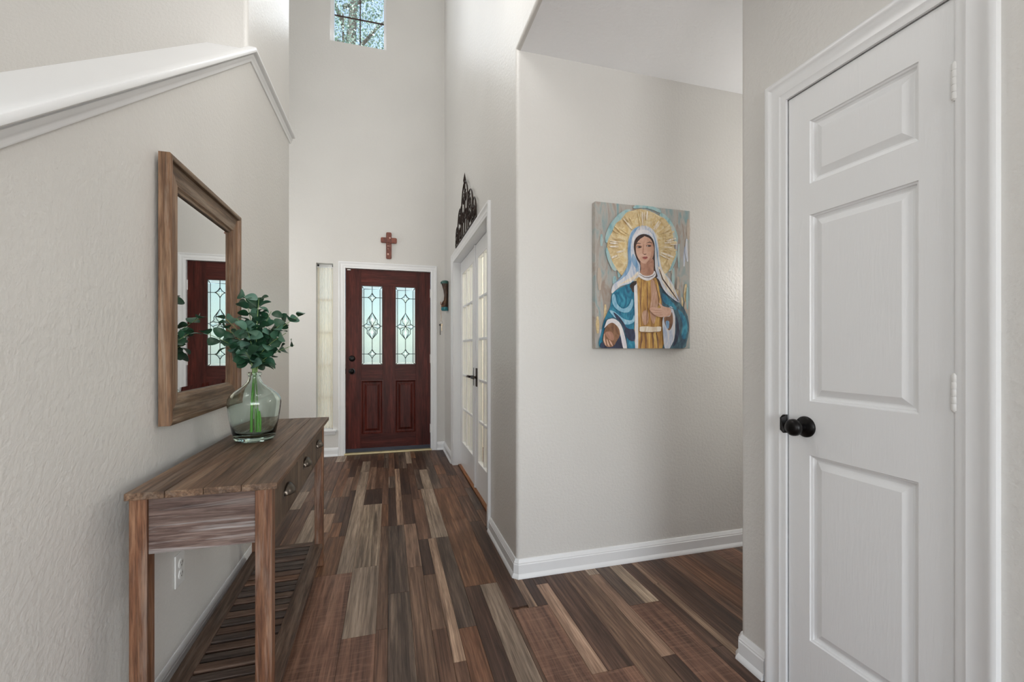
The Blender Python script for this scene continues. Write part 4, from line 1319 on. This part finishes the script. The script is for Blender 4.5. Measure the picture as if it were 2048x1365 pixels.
# ------------------------------------------------------------------ cross above the door
cr = empty('wall_cross', (-0.005, YD, 2.166), 'small carved brown wooden cross hanging above the front door', 'cross')
W_cr = wood('cross_wood', (84, 36, 22), (122, 58, 38), (146, 82, 58), 'Z', 50, 0.35, stretch=4)
def rbox(x0, x1, z0, z1, y0, y1, rr):
    pts = []
    for cx_, cz_, a0_ in ((x1 - rr, z1 - rr, 0), (x0 + rr, z1 - rr, 90), (x0 + rr, z0 + rr, 180), (x1 - rr, z0 + rr, 270)):
        for k in range(5):
            a = R(a0_ + 22.5 * k)
            pts.append((cx_ + rr * math.cos(a), y0, cz_ + rr * math.sin(a)))
    return MB().prism(pts, (0, y1 - y0, 0))
rbox(-0.033, 0.025, 2.166, 2.462, YD - 0.020, YD - 0.001, 0.014).build('upright', W_cr, cr, bevel=0.004)
rbox(-0.090, 0.082, 2.342, 2.402, YD - 0.024, YD - 0.001, 0.014).build('crossbar', W_cr, cr, bevel=0.004)
M_inlay = plain('pale_inlay', (222, 180, 166), 0.4)
for x, z, r_ in ((0.008, 2.398, 0.010), (-0.012, 2.216, 0.011), (-0.012, 2.308, 0.006), (0.006, 2.308, 0.005), (-0.012, 2.276, 0.005)):
    MB().lathe([(0, -0.0275), (r_ * 0.6, -0.027), (r_, -0.0235), (r_, -0.018), (0, -0.018)], (x, YD, z), 'Y', 12).build('inlay', M_inlay, cr, smooth=50)

# ------------------------------------------------------------------ carved boot key holder and keys
KY = 4.74
kh = empty('key_holder', (XR, KY, 1.575), 'small brown carved boot key holder with turquoise cuff and sole, right of the front door', 'key holder')
W_bt = wood('boot_wood', (38, 22, 14), (66, 42, 26), (112, 78, 46), 'Z', 40, 0.35, stretch=3)
M_turq = plain('turquoise_glaze', (44, 122, 132), 0.3)
M_turqd = plain('green_glaze', (52, 92, 84), 0.35)
def bootring(z, x0, x1, w):
    ring = []
    for k in range(14):
        a = 2 * math.pi * k / 14
        ring.append(((x0 + x1) / 2 + (x1 - x0) / 2 * math.cos(a), KY + w * math.sin(a), z))
    return ring
X1 = XR - 0.002
MB().loft([bootring(1.612, X1 - 0.078, X1, 0.045), bootring(1.66, X1 - 0.070, X1, 0.042), bootring(1.69, X1 - 0.046, X1, 0.034), bootring(1.74, X1 - 0.042, X1, 0.034), bootring(1.80, X1 - 0.050, X1, 0.042), bootring(1.85, X1 - 0.066, X1, 0.05), bootring(1.882, X1 - 0.070, X1, 0.052)]).build('boot_shaft', W_bt, kh, smooth=50)
MB().loft([bootring(1.575, X1 - 0.064, X1, 0.044), bootring(1.585, X1 - 0.076, X1, 0.05), bootring(1.606, X1 - 0.080, X1, 0.05), bootring(1.614, X1 - 0.072, X1, 0.045)]).build('sole', M_turq, kh, smooth=40)
MB().loft([bootring(1.866, X1 - 0.078, X1, 0.056), bootring(1.885, X1 - 0.082, X1, 0.058), bootring(1.898, X1 - 0.070, X1, 0.05)]).build('cuff', M_turqd, kh, smooth=40)
MB().tube([(X1 - 0.05, KY - 0.045, 1.62), (X1 - 0.075, KY - 0.058, 1.625), (X1 - 0.088, KY - 0.06, 1.645), (X1 - 0.084, KY - 0.058, 1.665)], 0.004, 8).build('hook', plain('hook_copper', (150, 104, 78), 0.35, 0.5, 0.6), kh, smooth=50)
kx = X1 - 0.082
kr = empty('house_keys', (kx, KY - 0.06, 1.30), 'pale cord with keys hanging from the boot key holder', 'keys')
MB().tube([(kx, KY - 0.0605, 1.628), (kx - 0.004, KY - 0.062, 1.56), (kx + 0.003, KY - 0.062, 1.50), (kx, KY - 0.062, 1.46)], 0.004, 8).build('cord', plain('cord_pale', (206, 190, 174), 0.7), kr, smooth=60)
rg = []
for k in range(17):
    a = 2 * math.pi * k / 16
    rg.append((kx + 0.014 * math.cos(a), KY - 0.062, 1.445 + 0.016 * math.sin(a)))
MB().tube(rg, 0.0022, 6).build('key_ring', plain('ring_steel', (170, 160, 150), 0.3, 0.5, 0.9), kr, smooth=60)
for dx, tone, l in ((-0.010, (60, 58, 56), 0.10), (0.006, (196, 176, 150), 0.055)):
    k_ = MB()
    k_.lathe([(0, -0.0015), (0.011, -0.0015), (0.012, 0), (0.011, 0.0015), (0, 0.0015)], (kx + dx, KY - 0.062, 1.418), 'Y', 16)
    k_.box(kx + dx - 0.0035, kx + dx + 0.0035, KY - 0.0632, KY - 0.0608, 1.41 - l, 1.41)
    for q in range(4):
        k_.box(kx + dx + 0.0035, kx + dx + 0.0065, KY - 0.0632, KY - 0.0608, 1.415 - l + 0.010 * q, 1.420 - l + 0.010 * q)
    k_.build('key', plain('key_metal', tone, 0.35, 0.5, 0.8), kr, smooth=40)

# ------------------------------------------------------------------ wrought iron scroll above the French doors
ZI = FH + 0.0785
YI = 3.56
xi = XR - 0.018
ir = empty('iron_scroll', (XR - 0.016, YI, ZI), 'dark wrought iron scroll crest standing on the French door casing', 'wall decor')
M_iron = plain('wrought_iron', (44, 30, 24), 0.45, 0.5, 0.5)
def arch(c, hwid, z0, z1, n=14, pw=0.75):
    return [(xi, YI + c + hwid * math.cos(math.pi * k / n), z0 + (z1 - z0) * max(0, math.sin(math.pi * k / n)) ** pw) for k in range(n + 1)]
def scroll(cy, cz, r0, turns, sgn, a0=0.0):
    pts = []
    n = int(14 * turns)
    for k in range(n + 1):
        a = a0 + sgn * 2 * math.pi * turns * k / n
        rr = r0 * (1 - 0.8 * k / n)
        pts.append((xi - 0.002, YI + cy + rr * math.cos(a), cz + rr * math.sin(a)))
    return pts
def bar(nm, p, rad=0.0058):
    return MB().tube(p, rad, 6).build(nm, M_iron, ir, smooth=60)
bar('arch', arch(0.0, 0.185, ZI + 0.005, ZI + 0.44))
for s in (-1, 1):
    bar('arch', arch(s * 0.24, 0.14, ZI + 0.005, ZI + 0.29))
    bar('arch', arch(s * 0.40, 0.09, ZI + 0.005, ZI + 0.175))
    bar('scroll', scroll(s * 0.055, ZI + 0.31, 0.05, 1.4, s, math.pi / 2))
    bar('scroll', scroll(s * 0.06, ZI + 0.17, 0.055, 1.5, -s, 0 if s > 0 else math.pi))
    bar('scroll', scroll(s * 0.24, ZI + 0.20, 0.06, 1.5, s, math.pi / 2))
    bar('scroll', scroll(s * 0.22, ZI + 0.08, 0.06, 1.5, -s, 0))
    bar('scroll', scroll(s * 0.41, ZI + 0.06, 0.05, 1.4, -s, math.pi / 2))
bar('bottom_bar', [(xi, YI - 0.49, ZI + 0.006), (xi, YI + 0.49, ZI + 0.006)])
bar('center_stem', [(xi, YI, ZI), (xi, YI, ZI + 0.44)])
MB().lathe([(0, 0.42), (0.008, 0.425), (0.013, 0.45), (0.009, 0.475), (0.006, 0.49), (0.0, 0.52)], (xi, YI, ZI), 'Z', 12).build('finial', M_iron, ir, smooth=60)
rk = random.Random(3)
for k in range(12):
    cy = rk.uniform(-0.44, 0.44)
    top = 0.40 - abs(cy) * 0.62
    cz = ZI + 0.03 + rk.random() * max(0.04, top - 0.05)
    a = rk.uniform(0, math.pi * 2)
    L, w = rk.uniform(0.035, 0.055), rk.uniform(0.010, 0.016)
    d, n = Vector((0, math.cos(a), math.sin(a))), Vector((0, -math.sin(a), math.cos(a)))
    c = Vector((xi - 0.009, YI + cy, cz))
    pts = [c - d * L / 2, c - d * L * 0.1 + n * w, c + d * L * 0.3 + n * w * 0.6, c + d * L / 2, c + d * L * 0.3 - n * w * 0.6, c - d * L * 0.1 - n * w]
    MB().prism(pts, (0.004, 0, 0)).build('iron_leaf', M_iron, ir)

# ------------------------------------------------------------------ outdoors
tag(MB().box(-20, 20, YD + 0.15, 40, -0.35, -0.25).build('lawn', paintmat('grass', (170, 162, 138), 0.9, 0.4, 30), base=(0, 20, -0.3)), 'green front lawn outside the door', 'lawn', kind='structure')
tag(MB().box(-1.4, 1.4, YD + 0.15, YD + 2.4, -0.25, -0.06).build('porch', paintmat('porch_concrete', (206, 200, 188), 0.8, 0.3, 30), base=(0, 6, -0.25)), 'pale concrete porch outside the front door', 'porch', kind='structure')
tr_ = empty('shade_tree', (-1.0, 10.6, -0.25), 'leafy tree outside seen through the high transom window', 'tree')
M_bark = wood('bark', (84, 78, 72), (122, 114, 106), (150, 142, 132), 'Z', 12, 0.9)
MB().tube([(-1.0, 10.6, -0.25), (-0.95, 10.6, 2.5), (-1.05, 10.6, 5.0), (-0.9, 10.6, 7.6), (-0.7, 10.5, 10.0)], [0.30, 0.24, 0.20, 0.13, 0.05], 12).build('trunk', M_bark, tr_, smooth=60)
for k in range(9):
    a = k * 2.4
    z = 5.4 + k * 0.45
    MB().tube([(-1.0, 10.6, z), (-1.0 + 0.9 * math.cos(a), 10.6 + 0.9 * math.sin(a), z + 0.7), (-1.0 + 2.0 * math.cos(a), 10.6 + 2.0 * math.sin(a), z + 1.1)], [0.05, 0.03, 0.012], 8).build('bough', M_bark, tr_, smooth=60)
m, nt, bs = newmat('tree_leaf')
geo = nt.nodes.new('ShaderNodeNewGeometry')
r_ = ramp(nt, geo.outputs['Random Per Island'], [(0.0, lin((84, 116, 104))), (0.5, lin((150, 178, 156))), (1.0, lin((226, 236, 222)))])
nt.links.new(r_.outputs[0], bs.inputs['Base Color'])
bs.inputs['Roughness'].default_value = 0.35
fo = MB()
rt = random.Random(5)
for k in range(26000):
    u, v, w = rt.gauss(0, 1), rt.gauss(0, 1), rt.gauss(0, 1)
    n = math.sqrt(u * u + v * v + w * w) or 1
    rad = rt.random() ** 0.45
    c = Vector((-0.9 + 2.9 * rad * u / n, 10.6 + 2.6 * rad * v / n, 8.3 + 2.7 * rad * w / n))
    d = Vector((rt.uniform(-1, 1), rt.uniform(-1, 1), rt.uniform(-1, 0.4))).normalized()
    q = d.cross(Vector((rt.uniform(-1, 1), rt.uniform(-1, 1), rt.uniform(-1, 1)))).normalized()
    L, ww = rt.uniform(0.035, 0.065), rt.uniform(0.012, 0.024)
    fo.quad(c, c + d * L * 0.5 + q * ww, c + d * L, c + d * L * 0.5 - q * ww)
fob = fo.build('foliage', m, tr_)
fob['kind'] = 'stuff'
